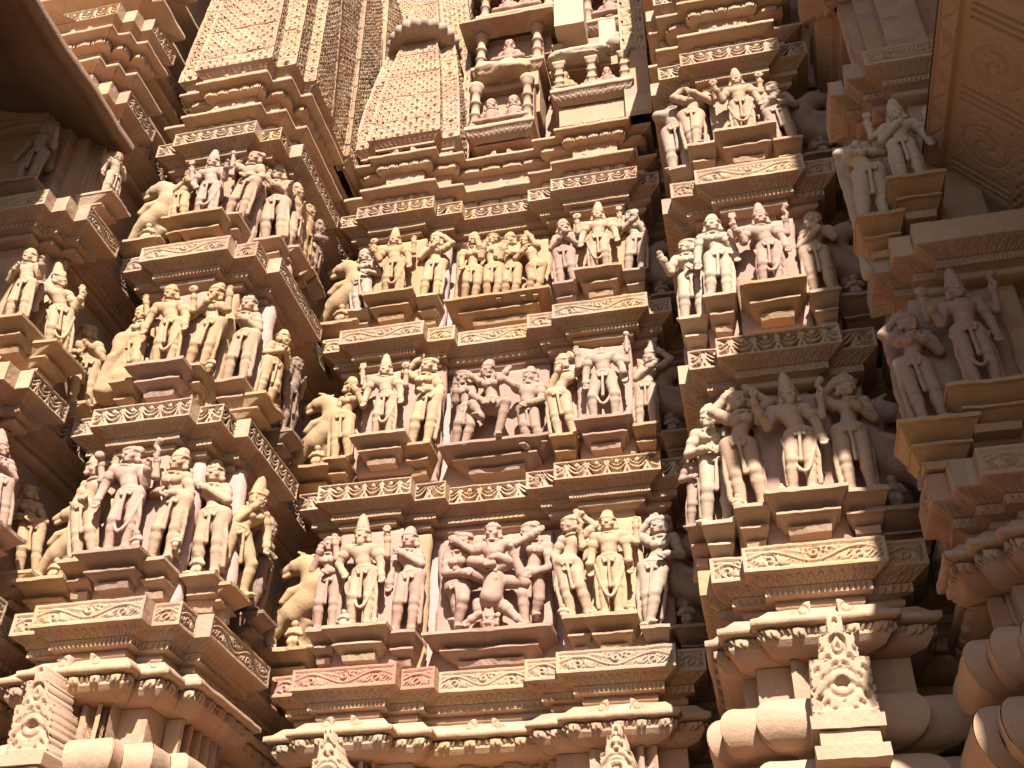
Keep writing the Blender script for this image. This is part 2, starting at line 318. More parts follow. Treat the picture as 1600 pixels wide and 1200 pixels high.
# ------------------------------------------------------------------ carved figures: signed distance fields meshed with surface nets
class SDF:
    fat = .0055
    def __init__(s): s.p = []
    def cap(s, a, b, ra, rb=None, k=.012, sy=1.): s.p.append(('c', np.array(a, float), np.array(b, float), ra, ra if rb is None else rb, k, 1)); return s
    def ell(s, c, r, k=.015, sub=1, rot=0): s.p.append(('e', np.array(c, float), np.array(r, float), rot, 0, k, sub)); return s
    def box(s, c, r, rd=.006, k=.004, rot=0): s.p.append(('b', np.array(c, float), np.array(r, float), rd, rot, k, 1)); return s
    def ring(s, c, a, b, r, k=.003, tilt=0): s.p.append(('r', np.array(c, float), np.array([a, b]), r, tilt, k, 1)); return s
    def chain(s, pts, rs, k=.012):
        for i in range(len(pts)-1): s.cap(pts[i], pts[i+1], rs[i], rs[i+1], k)
        return s
    def mesh(s, h):
        lo, hi = np.full(3, 9.), np.full(3, -9.); bb = []
        for t, a, b, c, d, k, u in s.p:
            if t == 'c': m = max(c, d); l, g = np.minimum(a, b)-m, np.maximum(a, b)+m
            elif t in 'eb':
                r = b+(c if t == 'b' else 0); rr = np.array([max(r[0], r[2])]*3) if (t == 'b' and d) or (t == 'e' and c) else r
                rr = np.array([rr[0], r[1], rr[2]]); l, g = a-rr, a+rr
            else: r = max(b)+c; l, g = a-r, a+r
            bb.append((l-k-2.5*h, g+k+2.5*h))
            if u > 0: lo, hi = np.minimum(lo, l), np.maximum(hi, g)
        lo -= 3*h; hi += 3*h; n = np.ceil((hi-lo)/h).astype(int)+1
        f = np.full(n, .05, np.float32); ax = [lo[i]+h*np.arange(n[i]) for i in range(3)]
        for (t, a, b, c, d, k, u), (l, g) in zip(s.p, bb):
            i0 = np.clip(np.floor((l-lo)/h).astype(int), 0, n); i1 = np.clip(np.ceil((g-lo)/h).astype(int)+1, 0, n)
            if (i1 <= i0).any(): continue
            X, Y, Z = np.meshgrid(*[ax[i][i0[i]:i1[i]] for i in range(3)], indexing='ij', sparse=True)
            if t == 'c':
                ab = b-a; L2 = max(ab@ab, 1e-9); q = np.clip(((X-a[0])*ab[0]+(Y-a[1])*ab[1]+(Z-a[2])*ab[2])/L2, 0, 1)
                D = np.sqrt((X-a[0]-q*ab[0])**2+(Y-a[1]-q*ab[1])**2+(Z-a[2]-q*ab[2])**2)-(c+(d-c)*q)
            elif t == 'e':
                x, y, z = X-a[0], Y-a[1], Z-a[2]
                if c: x, z = x*math.cos(c)+z*math.sin(c), -x*math.sin(c)+z*math.cos(c)
                k0 = np.sqrt((x/b[0])**2+(y/b[1])**2+(z/b[2])**2); k1 = np.sqrt((x/b[0]**2)**2+(y/b[1]**2)**2+(z/b[2]**2)**2)+1e-9
                D = k0*(k0-1)/k1
            elif t == 'b':
                x, y, z = X-a[0], Y-a[1], Z-a[2]
                if d: x, z = x*math.cos(d)+z*math.sin(d), -x*math.sin(d)+z*math.cos(d)
                x, y, z = np.abs(x)-b[0]+c, np.abs(y)-b[1]+c, np.abs(z)-b[2]+c
                D = np.sqrt(np.maximum(x, 0)**2+np.maximum(y, 0)**2+np.maximum(z, 0)**2)+np.minimum(np.maximum(np.maximum(x, y), z), 0)-c
            else:
                x, y, z = X-a[0], Y-a[1], Z-a[2]-d*(X-a[0]); q = np.sqrt((x/b[0])**2+(y/b[1])**2)
                D = np.sqrt(((q-1)*min(b))**2+z**2)-c
            S = (slice(i0[0], i1[0]), slice(i0[1], i1[1]), slice(i0[2], i1[2])); o = f[S]
            if u > 0:
                e = np.maximum(k-np.abs(o-D), 0)/k; f[S] = np.minimum(o, D)-e*e*k*.25
            else:
                D = -D; e = np.maximum(k-np.abs(o-D), 0)/k; f[S] = np.maximum(o, D)+e*e*k*.25
        f -= s.fat
        return surfnet(f, lo, h)
def surfnet(f, lo, h):
    n = f.shape; ins = f < 0
    cs = np.zeros((n[0]-1, n[1]-1, n[2]-1), np.int8)
    for a in (0, 1):
        for b in (0, 1):
            for c in (0, 1): cs += ins[a:n[0]-1+a, b:n[1]-1+b, c:n[2]-1+c]
    act = (cs > 0) & (cs < 8); idx = np.full(act.shape, -1, np.int64); I = np.argwhere(act); idx[act] = np.arange(len(I))
    acc = np.zeros((len(I), 3)); cnt = np.zeros(len(I))
    for ax in range(3):
        o1, o2 = [i for i in range(3) if i != ax]
        for u in (0, 1):
            for v in (0, 1):
                s0 = I.copy(); s0[:, o1] += u; s0[:, o2] += v; s1 = s0.copy(); s1[:, ax] += 1
                a = f[s0[:, 0], s0[:, 1], s0[:, 2]]; b = f[s1[:, 0], s1[:, 1], s1[:, 2]]; m = (a < 0) != (b < 0)
                t = np.where(m, a/np.where(m, a-b, 1), 0)
                p = s0.astype(float); p[:, ax] += t; acc += np.where(m[:, None], p, 0); cnt += m
    V = lo+h*(acc/cnt[:, None]); F = []
    for ax in range(3):
        o1, o2 = (ax+1) % 3, (ax+2) % 3
        A = [slice(None)]*3; B = [slice(None)]*3; A[ax] = slice(0, n[ax]-1); B[ax] = slice(1, n[ax])
        ch = ins[tuple(A)] != ins[tuple(B)]; E = np.argwhere(ch); E = E[(E[:, o1] > 0) & (E[:, o2] > 0) & (E[:, o1] < n[o1]-1) & (E[:, o2] < n[o2]-1)]
        q = []
        for u, v in ((1, 1), (0, 1), (0, 0), (1, 0)):
            e = E.copy(); e[:, o1] -= u; e[:, o2] -= v; q.append(idx[e[:, 0], e[:, 1], e[:, 2]])
        q = np.stack(q, 1); fl = ~ins[E[:, 0], E[:, 1], E[:, 2]]; q[fl] = q[fl][:, ::-1]; F.append(q)
    return V, np.concatenate(F)
ARM = {'down': ((.050, .01, -.165), (.055, -.01, -.325)), 'hip': ((.105, .01, -.145), (.02, -.05, -.275)), 'chest': ((.06, -.01, -.165), (-.085, -.105, -.09)),
       'belly': ((.075, .0, -.165), (-.065, -.10, -.20)), 'up': ((.10, -.01, -.07), (.095, -.05, .11)), 'head': ((.125, -.01, .075), (-.02, -.02, .20)),
       'reach': ((.14, -.02, -.04), (.27, -.05, .02)), 'face': ((.06, -.03, -.15), (-.05, -.10, .035)), 'offer': ((.07, -.01, -.155), (.13, -.10, -.05)),
       'thigh': ((.085, 0, -.155), (.10, -.04, -.315)), 'high': ((.08, -.01, .12), (.06, -.03, .27)), 'cross': ((.05, -.04, -.14), (-.15, -.11, -.03)),
       'back': ((.12, .03, -.05), (.14, .02, .10)), 'none': None}
def limb(S, a, e, h, r0, r1, r2, band=True):
    a, e, h = map(lambda q: np.array(q, float), (a, e, h))
    S.cap(a, e, r0, r1, .012).cap(e, h, r1*1.02, r2, .008)
    if band:
        d = (e-a)*.42; n = d/np.linalg.norm(d); S.cap(a+d-n*.005, a+d+n*.007, r0*.94+.008, None, .002)
        d2 = (h-e); n2 = d2/np.linalg.norm(d2); S.cap(h-n2*.030, h-n2*.016, r2+.009, None, .002)
def hand(S, e, h, curl=0.):
    d = np.array(h, float)-np.array(e, float); d /= np.linalg.norm(d); up = np.array([0, -1., 0]); sd = np.cross(d, up)
    if np.linalg.norm(sd) < .3: sd = np.array([1., 0, 0])
    sd /= np.linalg.norm(sd); p = h+d*.022
    S.cap(h, p, .015, .019, .006)
    for i, l in enumerate((.034, .042, .040, .030)):
        b = p+sd*(i-1.5)*.0115+d*.010; mid = b+d*l*.55; S.cap(b, mid, .0072, .0068, .003); S.cap(mid, mid+(d*(1-curl)+up*curl)*l*.5, .0066, .0055, .003)
    S.cap(h+sd*-.014, p+sd*-.032+d*.008, .0085, .0065, .004)
def head(S, c, crown='tall', face=0., tilt=0., fem=False, beard=False):
    n0 = len(S.p); head0(S, c, crown, face, tilt, fem, beard); c = np.array(c, float)
    HS = 1.14                                        # carved heads are large for their bodies
    for i in range(n0, len(S.p)):
        t, a, b, r, d, k, u = S.p[i]; a = c+(a-c)*HS
        if t == 'c': S.p[i] = (t, a, c+(b-c)*HS, r*HS, d*HS, k, u)
        elif t == 'e': S.p[i] = (t, a, b*HS, r, d, k, u)
        else: S.p[i] = (t, a, b*HS, r*HS, d, k, u)
def head0(S, c, crown='tall', face=0., tilt=0., fem=False, beard=False):
    c = np.array(c, float); dx = face*.9
    def P(x, y, z):                                    # turn (yaw) and tilt the head
        ca, sa = math.cos(dx), math.sin(dx); x, y = x*ca-y*sa, x*sa+y*ca
        ct, st = math.cos(tilt), math.sin(tilt); x, z = x*ct+z*st, -x*st+z*ct
        return c+np.array([x, y, z])
    S.ell(P(0, .004, .008), (.052, .056, .060), .01).ell(P(0, -.016, -.028), (.040, .040, .042), .014)
    S.cap(P(0, -.052, .010), P(0, -.066, -.012), .0065, .0100, .005)
    S.ell(P(0, -.054, -.034), (.018, .010, .0055), .003).ell(P(0, -.051, -.043), (.014, .010, .0055), .003).ell(P(0, -.046, -.058), (.016, .014, .012), .006)
    for s_ in (-1, 1):
        S.ell(P(s_*.021, -.050, .008), (.015, .010, .007), .003).cap(P(s_*.008, -.055, .022), P(s_*.038, -.044, .024), .0040, .0036, .003)
        S.ell(P(s_*.026, -.044, -.020), (.016, .014, .016), .008)
        S.ell(P(s_*.055, .004, -.006), (.011, .014, .030), .003).ell(P(s_*.061, -.002, -.044), (.017, .013, .017), .003)
    S.ring(P(0, .004, .036), .055, .058, .0095, .003)
    if crown == 'tall':
        for i, (z, r) in enumerate(((.055, .054), (.095, .049), (.133, .041), (.168, .031))):
            S.cap(P(0, .008, z-.012), P(0, .008, z+.014), r, r*.93, .004)
        S.cap(P(0, .008, .19), P(0, .008, .215), .017, .009, .005)
        S.ell(P(0, -.050, .070), (.022, .010, .028), .003)
    elif crown == 'tier':
        for z, r in ((.052, .052), (.078, .046), (.102, .034)): S.ring(P(0, .006, z), r*.72, r*.72, .013, .004)
        S.ell(P(0, .006, .085), (.034, .034, .045), .006)
        for s_ in (-.03, 0, .03): S.cap(P(s_, -.038, .055), P(s_*.8, -.030, .088), .012, .006, .003)
    elif crown == 'bun':
        S.ell(P(0, .006, .030), (.056, .058, .050), .006).ell(P(.035, .03, .062), (.038, .034, .034), .006)
        for a in np.linspace(-1.1, 1.1, 7): S.cap(P(.05*math.sin(a), -.045*math.cos(a), .034), P(.03*math.sin(a), -.01, .075), .0085, .006, .003)
    elif crown == 'curl':
        for i in range(26):
            a = i*2.4; z = 1-i/26*.95; r = math.sqrt(1-z*z*.96); S.ell(P(.054*r*math.cos(a), .006+.052*r*math.sin(a), .016+.056*z), (.014, .014, .014), .003)
    if beard: S.ell(P(0, -.045, -.066), (.026, .022, .032), .008)
def skel(sway=0., lean=0., fem=False, legs='stand', twist=0.):
    J = {}; w_ = .058 if fem else .056
    J['hip'] = np.array([sway*.055, 0, .572]); J['waist'] = np.array([sway*.018, -.004, .665]); J['chest'] = np.array([-sway*.030, -.006, .752])
    J['neck'] = np.array([-sway*.022, -.006, .845]); J['head'] = np.array([-sway*.004, -.018, .925])
    sw = .098 if fem else .118
    for s_, n in ((-1, 'l'), (1, 'r')):
        tl = -sway*s_*.018
        J['sh'+n] = np.array([J['chest'][0]+s_*sw, .004, .806+tl]); J['th'+n] = np.array([J['hip'][0]+s_*w_, 0, .550-tl*.8])
        k = np.array([s_*.058+sway*.030, -.012, .300]); a = np.array([s_*.058, .004, .045])
        free = (s_*sway < 0)
        if legs == 'stand' and free: k += np.array([s_*.012, -.03, .0]); a += np.array([s_*.02, .0, 0])
        if legs == 'cross':
            if free: a = np.array([-s_*.045, -.045, .045]); k = np.array([s_*.010+sway*.03, -.055, .300])
        if legs == 'wide': k = np.array([s_*.105, -.04, .29]); a = np.array([s_*.10, 0, .045])
        if legs == 'dance':
            if free: k = np.array([s_*.13, -.08, .40]); a = np.array([s_*.02, -.05, .22])
        if legs == 'lunge':
            k = np.array([s_*.10+.02, -.05, .30]) if s_ > 0 else np.array([s_*.10, .0, .28]); a = np.array([s_*.15, 0, .045])
        J['kn'+n], J['an'+n] = k, a
    if lean:
        for n in J: J[n] = J[n]+np.array([lean*J[n][2], 0, 0])
    return J
def arms(J, al, ar):
    for n, s_, A in (('l', -1, al), ('r', 1, ar)):
        if isinstance(A, str): A = ARM[A]
        if A is None: J['el'+n] = None; continue
        J['el'+n] = J['sh'+n]+np.array([s_*A[0][0]*.8, A[0][1], A[0][2]]); J['ha'+n] = J['sh'+n]+np.array([s_*A[1][0]*.85, A[1][1], A[1][2]])
    return J
def body(S, J, fem=False, crown='tall', face=0., tilt=0., back=False, garland=False, sash=True, beard=False, feet='down', hasarms=True, b=1.):
    hp, wa, ch, ne, hd = (J[q] for q in ('hip', 'waist', 'chest', 'neck', 'head'))
    ax = (ch-hp); ax /= np.linalg.norm(ax)
    if fem:
        S.ell(hp, (.096, .070, .064), .02).cap(hp+ax*.03, wa, .060, .047, .02).cap(wa, ch-ax*.01, .046, .060, .02).ell(ch+ax*.01, (.078, .056, .070), .02)
        y = .01 if back else -.050
        if not back:
            sd = (J['shr']-J['shl']); sd /= np.linalg.norm(sd)
            for s_ in (-1, 1): S.ell(ch+sd*s_*.040+ax*-.012+np.array([0, y, 0]), (.036, .034, .036), .006)
        else:
            for s_ in (-1, 1): S.ell(hp+np.array([s_*.042, -.045, -.02]), (.05, .045, .052), .012)
    else:
        S.ell(hp, (.088, .064, .060), .02).cap(hp+ax*.03, wa, .062, .060, .02).cap(wa, ch-ax*.02, .060, .074, .02).ell(ch+ax*.018, (.100, .062, .068), .022)
        S.ell(wa+np.array([0, -.032, -.02]), (.048, .034, .040), .012)
    S.cap(J['shl'], J['shr'], .040 if fem else .046, None, .02)
    S.cap(ne-ax*.02, hd-ax*.04, .030, .029, .012)
    if crown != 'headless': head(S, hd, crown, face, tilt, fem, beard)
    else: S.ell(ne+np.array([0, 0, .01]), (.036, .036, .022), .006)
    # jewellery: collar, long string, belt rolls, centre tassel
    S.ring(ne+np.array([0, -.012, -.030]), .056, .048, .0085, .003, (J['shr']-J['shl'])[2]/.24)
    if not back:
        S.chain([ne+np.array([-.04, -.05, -.035]), ch+np.array([0, -.068, -.03]), ne+np.array([.04, -.05, -.035])], [.006]*3, .003)
    t = -(J['thr']-J['thl'])[2]*-4
    for dz, g in ((.012, .010), (-.012, .008), (-.034, .006)):
        S.ring(hp+np.array([0, 0, dz]), .100 if fem else .090, .072, g, .003, t)
    f = np.array([0, -.078, 0]); mid = (J['knl']+J['knr'])/2
    S.chain([hp+f+np.array([0, 0, -.02]), (hp+mid)/2+f*.9, mid+np.array([0, -.045, -.02])], [.010, .007, .012], .003)
    for s_ in (-1, 1): S.chain([hp+np.array([s_*.05, -.072, -.012]), hp+np.array([s_*.035, -.082, -.062]), hp+np.array([0, -.082, -.035])], [.006]*3, .003)
    for n, s_ in (('l', -1), ('r', 1)):
        th, kn, an = J['th'+n], J['kn'+n], J['an'+n]
        S.cap(th, kn, .068 if fem else .062, .042, .012).ell(kn+np.array([0, -.012, 0]), (.034, .034, .036), .02)
        m = kn+(an-kn)*.3; S.cap(kn, m, .039, .041, .012).cap(m, an, .041, .026, .012)
        d = (an-kn)/np.linalg.norm(an-kn); S.cap(an-d*.026, an-d*.016, .033, None, .002)
        if feet == 'down':
            to = an+np.array([s_*.035, -.075, -.022]); S.cap(an+np.array([0, .012, -.012]), to, .027, .020, .012)
            for q in range(4): S.cap(to+np.array([(q-1.5)*.011*1., -.004, 0]), to+np.array([(q-1.5)*.013+s_*.006, -.028, -.006]), .0075, .006, .003)
        elif feet is not None:
            to = an+np.array(feet); S.cap(an, to, .027, .017, .012)
        if hasarms and J.get('el'+n) is not None:
            limb(S, J['sh'+n], J['el'+n], J['ha'+n], .042 if not fem else .037, .032, .023); hand(S, J['el'+n], J['ha'+n], .35)
    if sash:
        for s_ in (-1, 1):
            a = hp+np.array([s_*.098, -.02, -.01]); k_ = J['kn'+('l' if s_ < 0 else 'r')]; e = np.array([k_[0]+s_*.05, .0, .10])
            S.chain([a, (a+e)/2+np.array([s_*.018, -.01, 0]), e], [.009, .010, .014], .004)
    if garland:
        pts = []
        for q in np.linspace(-1, 1, 11):
            z = .17+(.34*abs(q)**1.7); x = hp[0]*.7+q*.125; pts.append(np.array([x, -.085+.06*abs(q), z]))
        S.chain(pts, [.009]*11, .004)
def attribute(S, kind, p):
    p = np.array(p, float)
    if kind == 'disc': S.ell(p+np.array([0, -.005, .05]), (.042, .016, .042), .004).ell(p+np.array([0, -.020, .05]), (.014, .012, .014), .003)
    elif kind == 'lotus':
        S.cap(p, p+np.array([0, 0, .04]), .008, .010, .004)
        for a in np.linspace(0, 2*math.pi, 7)[:-1]: S.ell(p+np.array([.022*math.cos(a), -.01, .06+.022*math.sin(a)]), (.014, .014, .016), .003)
    elif kind == 'mace': S.cap(p+np.array([0, 0, -.10]), p+np.array([0, 0, .10]), .010, .014, .004).ell(p+np.array([0, 0, .125]), (.028, .026, .034), .004)
    elif kind == 'snake': S.chain([p+np.array(q) for q in ((0, 0, -.03), (.02, -.01, .03), (-.01, -.01, .08), (.02, -.02, .125))], [.014, .014, .016, .026], .004)
    elif kind == 'trident':
        S.cap(p+np.array([0, 0, -.16]), p+np.array([0, 0, .06]), .009, .009, .004)
        for s_ in (-1, 0, 1): S.chain([p+np.array([0, 0, .06]), p+np.array([s_*.026, 0, .085]), p+np.array([s_*.022, 0, .14])], [.009, .009, .006], .003)
    elif kind == 'mirror': S.ell(p+np.array([0, -.01, .045]), (.040, .014, .046), .004)
    elif kind == 'ball': S.ell(p+np.array([0, -.02, .02]), (.034, .034, .034), .004)
def mini(S, x, z, h, y=-.04, arms_=True):
    h = h/1.0
    c = np.array([x, y, z])
    for s_ in (-1, 1): S.chain([c+np.array([s_*.05, 0, .45])*h, c+np.array([s_*.09, -.1, .28])*h, c+np.array([s_*.05, 0, .02])*h], [.10*h, .07*h, .05*h], .01)
    S.ell(c+np.array([0, 0, .62])*h, (.14*h, .11*h, .2*h), .01).ell(c+np.array([0, -.03, .92])*h, (.10*h, .10*h, .12*h), .006)
    for s_ in (-1, 1): S.chain([c+np.array([s_*.15, 0, .74])*h, c+np.array([s_*.24, -.03, .55])*h, c+np.array([s_*.06, -.16, .58])*h], [.055*h, .05*h, .04*h], .008)
def ledge(w_, d_, h=.27):
    """stepped corbel pedestal below z=0: width and depth at the top and at the bottom of each course"""
    return [(w_, d_, w_, d_, 0, -.024), (w_*.96, d_*.93, w_*.70, d_*.45, -.024, -.105), (w_*.76, d_*.74, w_*.76, d_*.74, -.105, -.120), (w_*.72, d_*.66, w_*.56, d_*.36, -.120, -.172), (w_*.52, d_*.55, w_*.50, d_*.5, -.175, -.215)]
def pedestal(parent, X, Yf, Yw, Z, w_, mat, yaw=0, h=.27, worn=0., seed=0):
    """front at Yf, wall at Yw (local frame: x right, y into the wall)"""
    V, F = [], []
    D = Yw-Yf
    for (w1, d1, w0, d0, z1, z0) in ledge(w_, D, h):
        n = 14; base = len(V)
        for z, ww, dd in ((z1, w1, d1), (z0, w0, d0)):
            x0, x1 = -ww/2, ww/2; yf = D-dd
            pts = [(x0+(x1-x0)*t, yf) for t in np.linspace(0, 1, n)]+[(x1, yf+(D-yf)*t) for t in np.linspace(0, 1, 5)[1:]]+[(x1-(x1-x0)*t, D) for t in np.linspace(0, 1, n)[1:]]+[(x0, D+(yf-D)*t) for t in np.linspace(0, 1, 5)[1:-1]]
            V += [(p[0], p[1], z) for p in pts]; N = len(pts)
        for i in range(N): j = (i+1) % N; F.append((base+i, base+j, base+N+j, base+N+i))
        V += [(0, D*.6, z1), (0, D*.6, z0)]; c1, c0 = len(V)-2, len(V)-1
        for i in range(0, N): j = (i+1) % N; F.append((base+j, base+i, c1, c1)); F.append((base+N+i, base+N+j, c0, c0))
    V = np.array(V, float)
    G = V*1+np.array([X, Yf, Z]); nz = vnoise(G, 11, seed)*.005+vnoise(G, 40, seed+1)*.003; V[:, 0] += nz*np.sign(V[:, 0]); V[:, 1] += np.where(V[:, 1] < D-.01, nz+np.maximum(vnoise(G, 6, seed+2)-.35, 0)*.09*worn, 0); V[:, 2] += vnoise(G, 17, seed+4)*.004
    c, s = math.cos(yaw), math.sin(yaw); x, y = V[:, 0]*c-V[:, 1]*s, V[:, 0]*s+V[:, 1]*c
    W = np.stack([x+X, y+Yf, V[:, 2]+Z], 1)
    F = [f if f[2] != f[3] else f for f in F]
    me = bpy.data.meshes.new('pedestal'); me.from_pydata(W.tolist(), [], [tuple(dict.fromkeys(f)) for f in F]); me.materials.append(M[mat]); me.update()
    o = bpy.data.objects.new('pedestal', me); COL.objects.link(o); o.parent = parent; o.matrix_parent_inverse = parent.matrix_world.inverted(); return o
def slab(parent, name, X0, X1, Y0, Y1, Z0, Z1, mat, rag=.006, seed=0, lean=0, rnd=0., yaw=0, pivot=(0, 0)):
    """upright slab with uneven worn outline"""
    nx, nz = max(3, int((X1-X0)/.03)), max(3, int((Z1-Z0)/.03)); u, v = np.meshgrid(np.linspace(0, 1, nx), np.linspace(0, 1, nz), indexing='ij')
    x = X0+(X1-X0)*u; z = Z0+(Z1-Z0)*v
    if rnd: z = np.where(v > .8, Z0+(Z1-Z0)*(.8+(v-.8)*(1-rnd*np.abs(2*u-1)**3)), z)
    P = np.stack([x, 0*x, z], -1); e = vnoise(P, 7, seed)*rag*2+vnoise(P, 23, seed+1)*rag
    x = x+e*(np.abs(2*u-1)**4)*np.sign(2*u-1); z = z+e*(v**6)*1.5+lean*0; x = x+lean*(z-Z0)
    yf = Y0+vnoise(P, 5, seed+2)*.004+.012*np.clip((np.maximum(np.abs(2*u-1), np.abs(2*v-1))-.9)*10, 0, 1)**2
    A = np.stack([x, yf, z], -1).reshape(-1, 3); B = np.stack([x, np.full_like(x, Y1), z], -1).reshape(-1, 3)
    ii = np.arange(nx*nz).reshape(nx, nz); F = [np.stack([ii[:-1, :-1], ii[1:, :-1], ii[1:, 1:], ii[:-1, 1:]], -1).reshape(-1, 4)]
    N = nx*nz
    for e_ in (ii[0, ::-1], ii[:, 0], ii[-1], ii[::-1, -1]): F.append(np.stack([e_[:-1], e_[:-1]+N, e_[1:]+N, e_[1:]], -1))
    V = np.concatenate([A, B])
    if yaw:
        c, s = math.cos(yaw), math.sin(yaw); dx, dy = V[:, 0]-pivot[0], V[:, 1]-pivot[1]; V[:, 0] = pivot[0]+dx*c-dy*s; V[:, 1] = pivot[1]+dx*s+dy*c
    return link_mesh(name, V, np.concatenate(F), mat, parent)
CT = {'tall': .175, 'tier': .075, 'bun': .05, 'curl': .01, 'headless': -.13}
def emit(S, parent, name, X, Y, Z, sc_, mat, yaw=0, lean=0, vox=.0072, seed=0, rough=.0035, wid=1.07):
    V, F = S.mesh(vox)
    V = V+np.stack([vnoise(V, 14, seed), vnoise(V, 14, seed+1), vnoise(V, 14, seed+2)], 1)*rough
    V[:, 0] = V[:, 0]*wid+lean*V[:, 2]; V *= sc_
    c, s = math.cos(yaw), math.sin(yaw); x = V[:, 0]*c-V[:, 1]*s; y = V[:, 0]*s+V[:, 1]*c
    W = np.stack([x+X, y+Y, V[:, 2]+Z], 1)
    return link_mesh(name, W, F, mat, parent, True)
NST = [0]
def statue(label, foot, top, Yc, Yw, ped=.2, mat='cream', plane='Y', yaw=0., slabw=0, al='down', ar='hip', sway=.5, fem=False, crown='tall', face=0., tilt=0., legs='stand',
           back=False, garland=False, attr=None, four=False, beard=False, minis=(), sash=True, group='carved figures standing on the temple wall', pedh=.27, slabmat=None, cat='stone statue', yf=None, worn=.3, vox=.0072, pmat=None):
    """foot/top: pixels of soles and of the crown's tip; Yc: depth of the body axis; Yw: wall behind it"""
    NST[0] += 1; sd_ = NST[0]*17
    at = atY if plane == 'Y' else atX
    A, B = at(*foot, Yc), at(*top, Yc); tot = 1.0+CT[crown]-.012
    h = B[2]-A[2]; k = h/tot
    side = plane == 'X'; yw_ = yaw+(math.pi/2 if side else 0)
    lean = ((B[1]-A[1]) if side else (B[0]-A[0]))/k/tot
    t = thing('stone_figure', label, cat, A, group)
    J = arms(skel(sway, 0, fem, legs), al, ar); S = SDF()
    body(S, J, fem, crown, face, tilt, back, garland, sash, beard)
    if four:
        for n, s_, kd in (('l', -1, four[0]), ('r', 1, four[1])):
            a = J['sh'+n]+np.array([0, .02, .0]); e = a+np.array([s_*.115, .0, -.075]); q = a+np.array([s_*.125, -.03, .095]); limb(S, a, e, q, .032, .026, .018); hand(S, e, q, .3)
            if kd: attribute(S, kd, q+np.array([0, -.02, .02]))
    if attr:
        for n, kd in (('l', attr[0]), ('r', attr[1])):
            if kd and J.get('el'+n) is not None: attribute(S, kd, J['ha'+n]+np.array([0, -.02, .015]))
    for q in minis: mini(S, *q)
    S.box((0, .02, -.006), (.30*ped/k if ped else .12, .10, .010), .004, .006)
    wall = (Yw-Yc)/k if not side else (Yc-Yw)/k
    wall = max(.04, wall)
    # the block the figure is carved from: keeps limbs joined to the wall behind
    S.cap((J['hip'][0], wall*.75, .55), (J['chest'][0], wall*.75, .74), .055, .06, .03)
    for n in 'lr':
        S.cap(J['kn'+n]*.3+J['an'+n]*.7+np.array([0, .03, 0]), J['kn'+n]*.3+J['an'+n]*.7+np.array([0, wall, 0]), .016, .018, .01)
    S.cap((J['neck'][0], wall*.7, .8), (J['head'][0], wall*.7, .93), .05, .04, .03)
    X, Y = A[0], A[1]
    emit(S, t, 'figure', X, Y, A[2], k, mat, yw_, lean if not side else lean, vox, sd_)
    pd = .15 if yf is None else yf
    if ped:
        if not side: pedestal(t, X, Yc-pd, Yw+.02, A[2]-.012*k, ped, pmat or mat, 0, pedh, worn, sd_)
        else:
            D = (Yc+pd)-(Yw-.02); o = pedestal(t, 0, 0, D, 0, ped, pmat or mat, 0, pedh, worn, sd_)
            o.parent = t; o.matrix_parent_inverse = Matrix(); o.location = (Yc+pd-A[0], 0, -.012*k); o.rotation_euler = (0, 0, math.pi/2)
    if slabw:
        sm = slabmat or mat; hh = A[2]-.16
        if not side: slab(t, 'back_slab', X-slabw/2, X+slabw/2, Yw-.055, Yw+.02, A[2]-.25, A[2]+k*1.08, sm, seed=sd_, lean=lean*.5, rnd=.0)
    return t, A, k
# ------------------------------------------------------------------ the standing figures, row by row
def F_(label, foot, top, yf, **k):
    """figure on a front face whose frieze plane is yf"""
    pd = k.pop('pd', .13)
    if 'slabw' not in k and k.get('ped', .2) < .3: k['slabw'] = k.get('ped', .2)*.95; k['slabmat'] = ('lilac', 'pink', 'ochre')[len(label) % 3]
    return statue(label, foot, top, yf+.06, yf+.24, yf=pd, **k)
def X_(label, foot, top, xf, **k):
    return statue(label, foot, top, xf-.06, xf-.24, plane='X', yf=.13, **k)
GL = 'figures on the left bay'; GC = 'figures on the central bay'; GR = 'figures on the right bay'; GE = 'figures on the outer bays'
# left bay, lowest row
F_('woman seen from behind with twisted body, leftmost upright figure of left bay lowest row', (131, 884), (152, 716), 5.70, ped=.24, al='belly', ar='up', sway=-.9, fem=True, crown='tier', face=.8, back=True, mat='cream', group=GL, legs='stand')
F_('purplish sandstone god on the mauve pedestal with a worn pelvis, left bay lowest row', (182, 868), (210, 698), 5.61, ped=.48, slabw=.40, al='thigh', ar='offer', sway=.7, crown='bun', four=('ball', 'snake'), garland=True, mat='pink', pmat='mauve', slabmat='pink', minis=[(.17, 0, .17)], group=GL)
F_('sandstone woman holding her hands at her belly between two upright slabs, left bay lowest row', (248, 882), (287, 704), 5.73, ped=.22, al='belly', ar='belly', sway=.8, fem=True, crown='tier', mat='cream', tilt=.1, group=GL, minis=[(.13, .10, .12)])
F_('broad-faced sandstone goddess with plaited headdress and a staff, left bay lowest row front edge', (322, 905), (340, 722), 5.95, ped=.26, al='offer', ar='cross', sway=.4, fem=True, crown='tier', mat='cream', attr=('mace', None), minis=[(-.06, 0, .2)], group=GL)
X_('striding sandstone figure with bent arms on the right flank of the left bay, lowest row', (352, 925), (398, 752), -3.37, ped=.34, al='face', ar='thigh', sway=-1., fem=True, crown='tall', face=.9, mat='ochre', legs='lunge', yaw=-.55, group=GL)
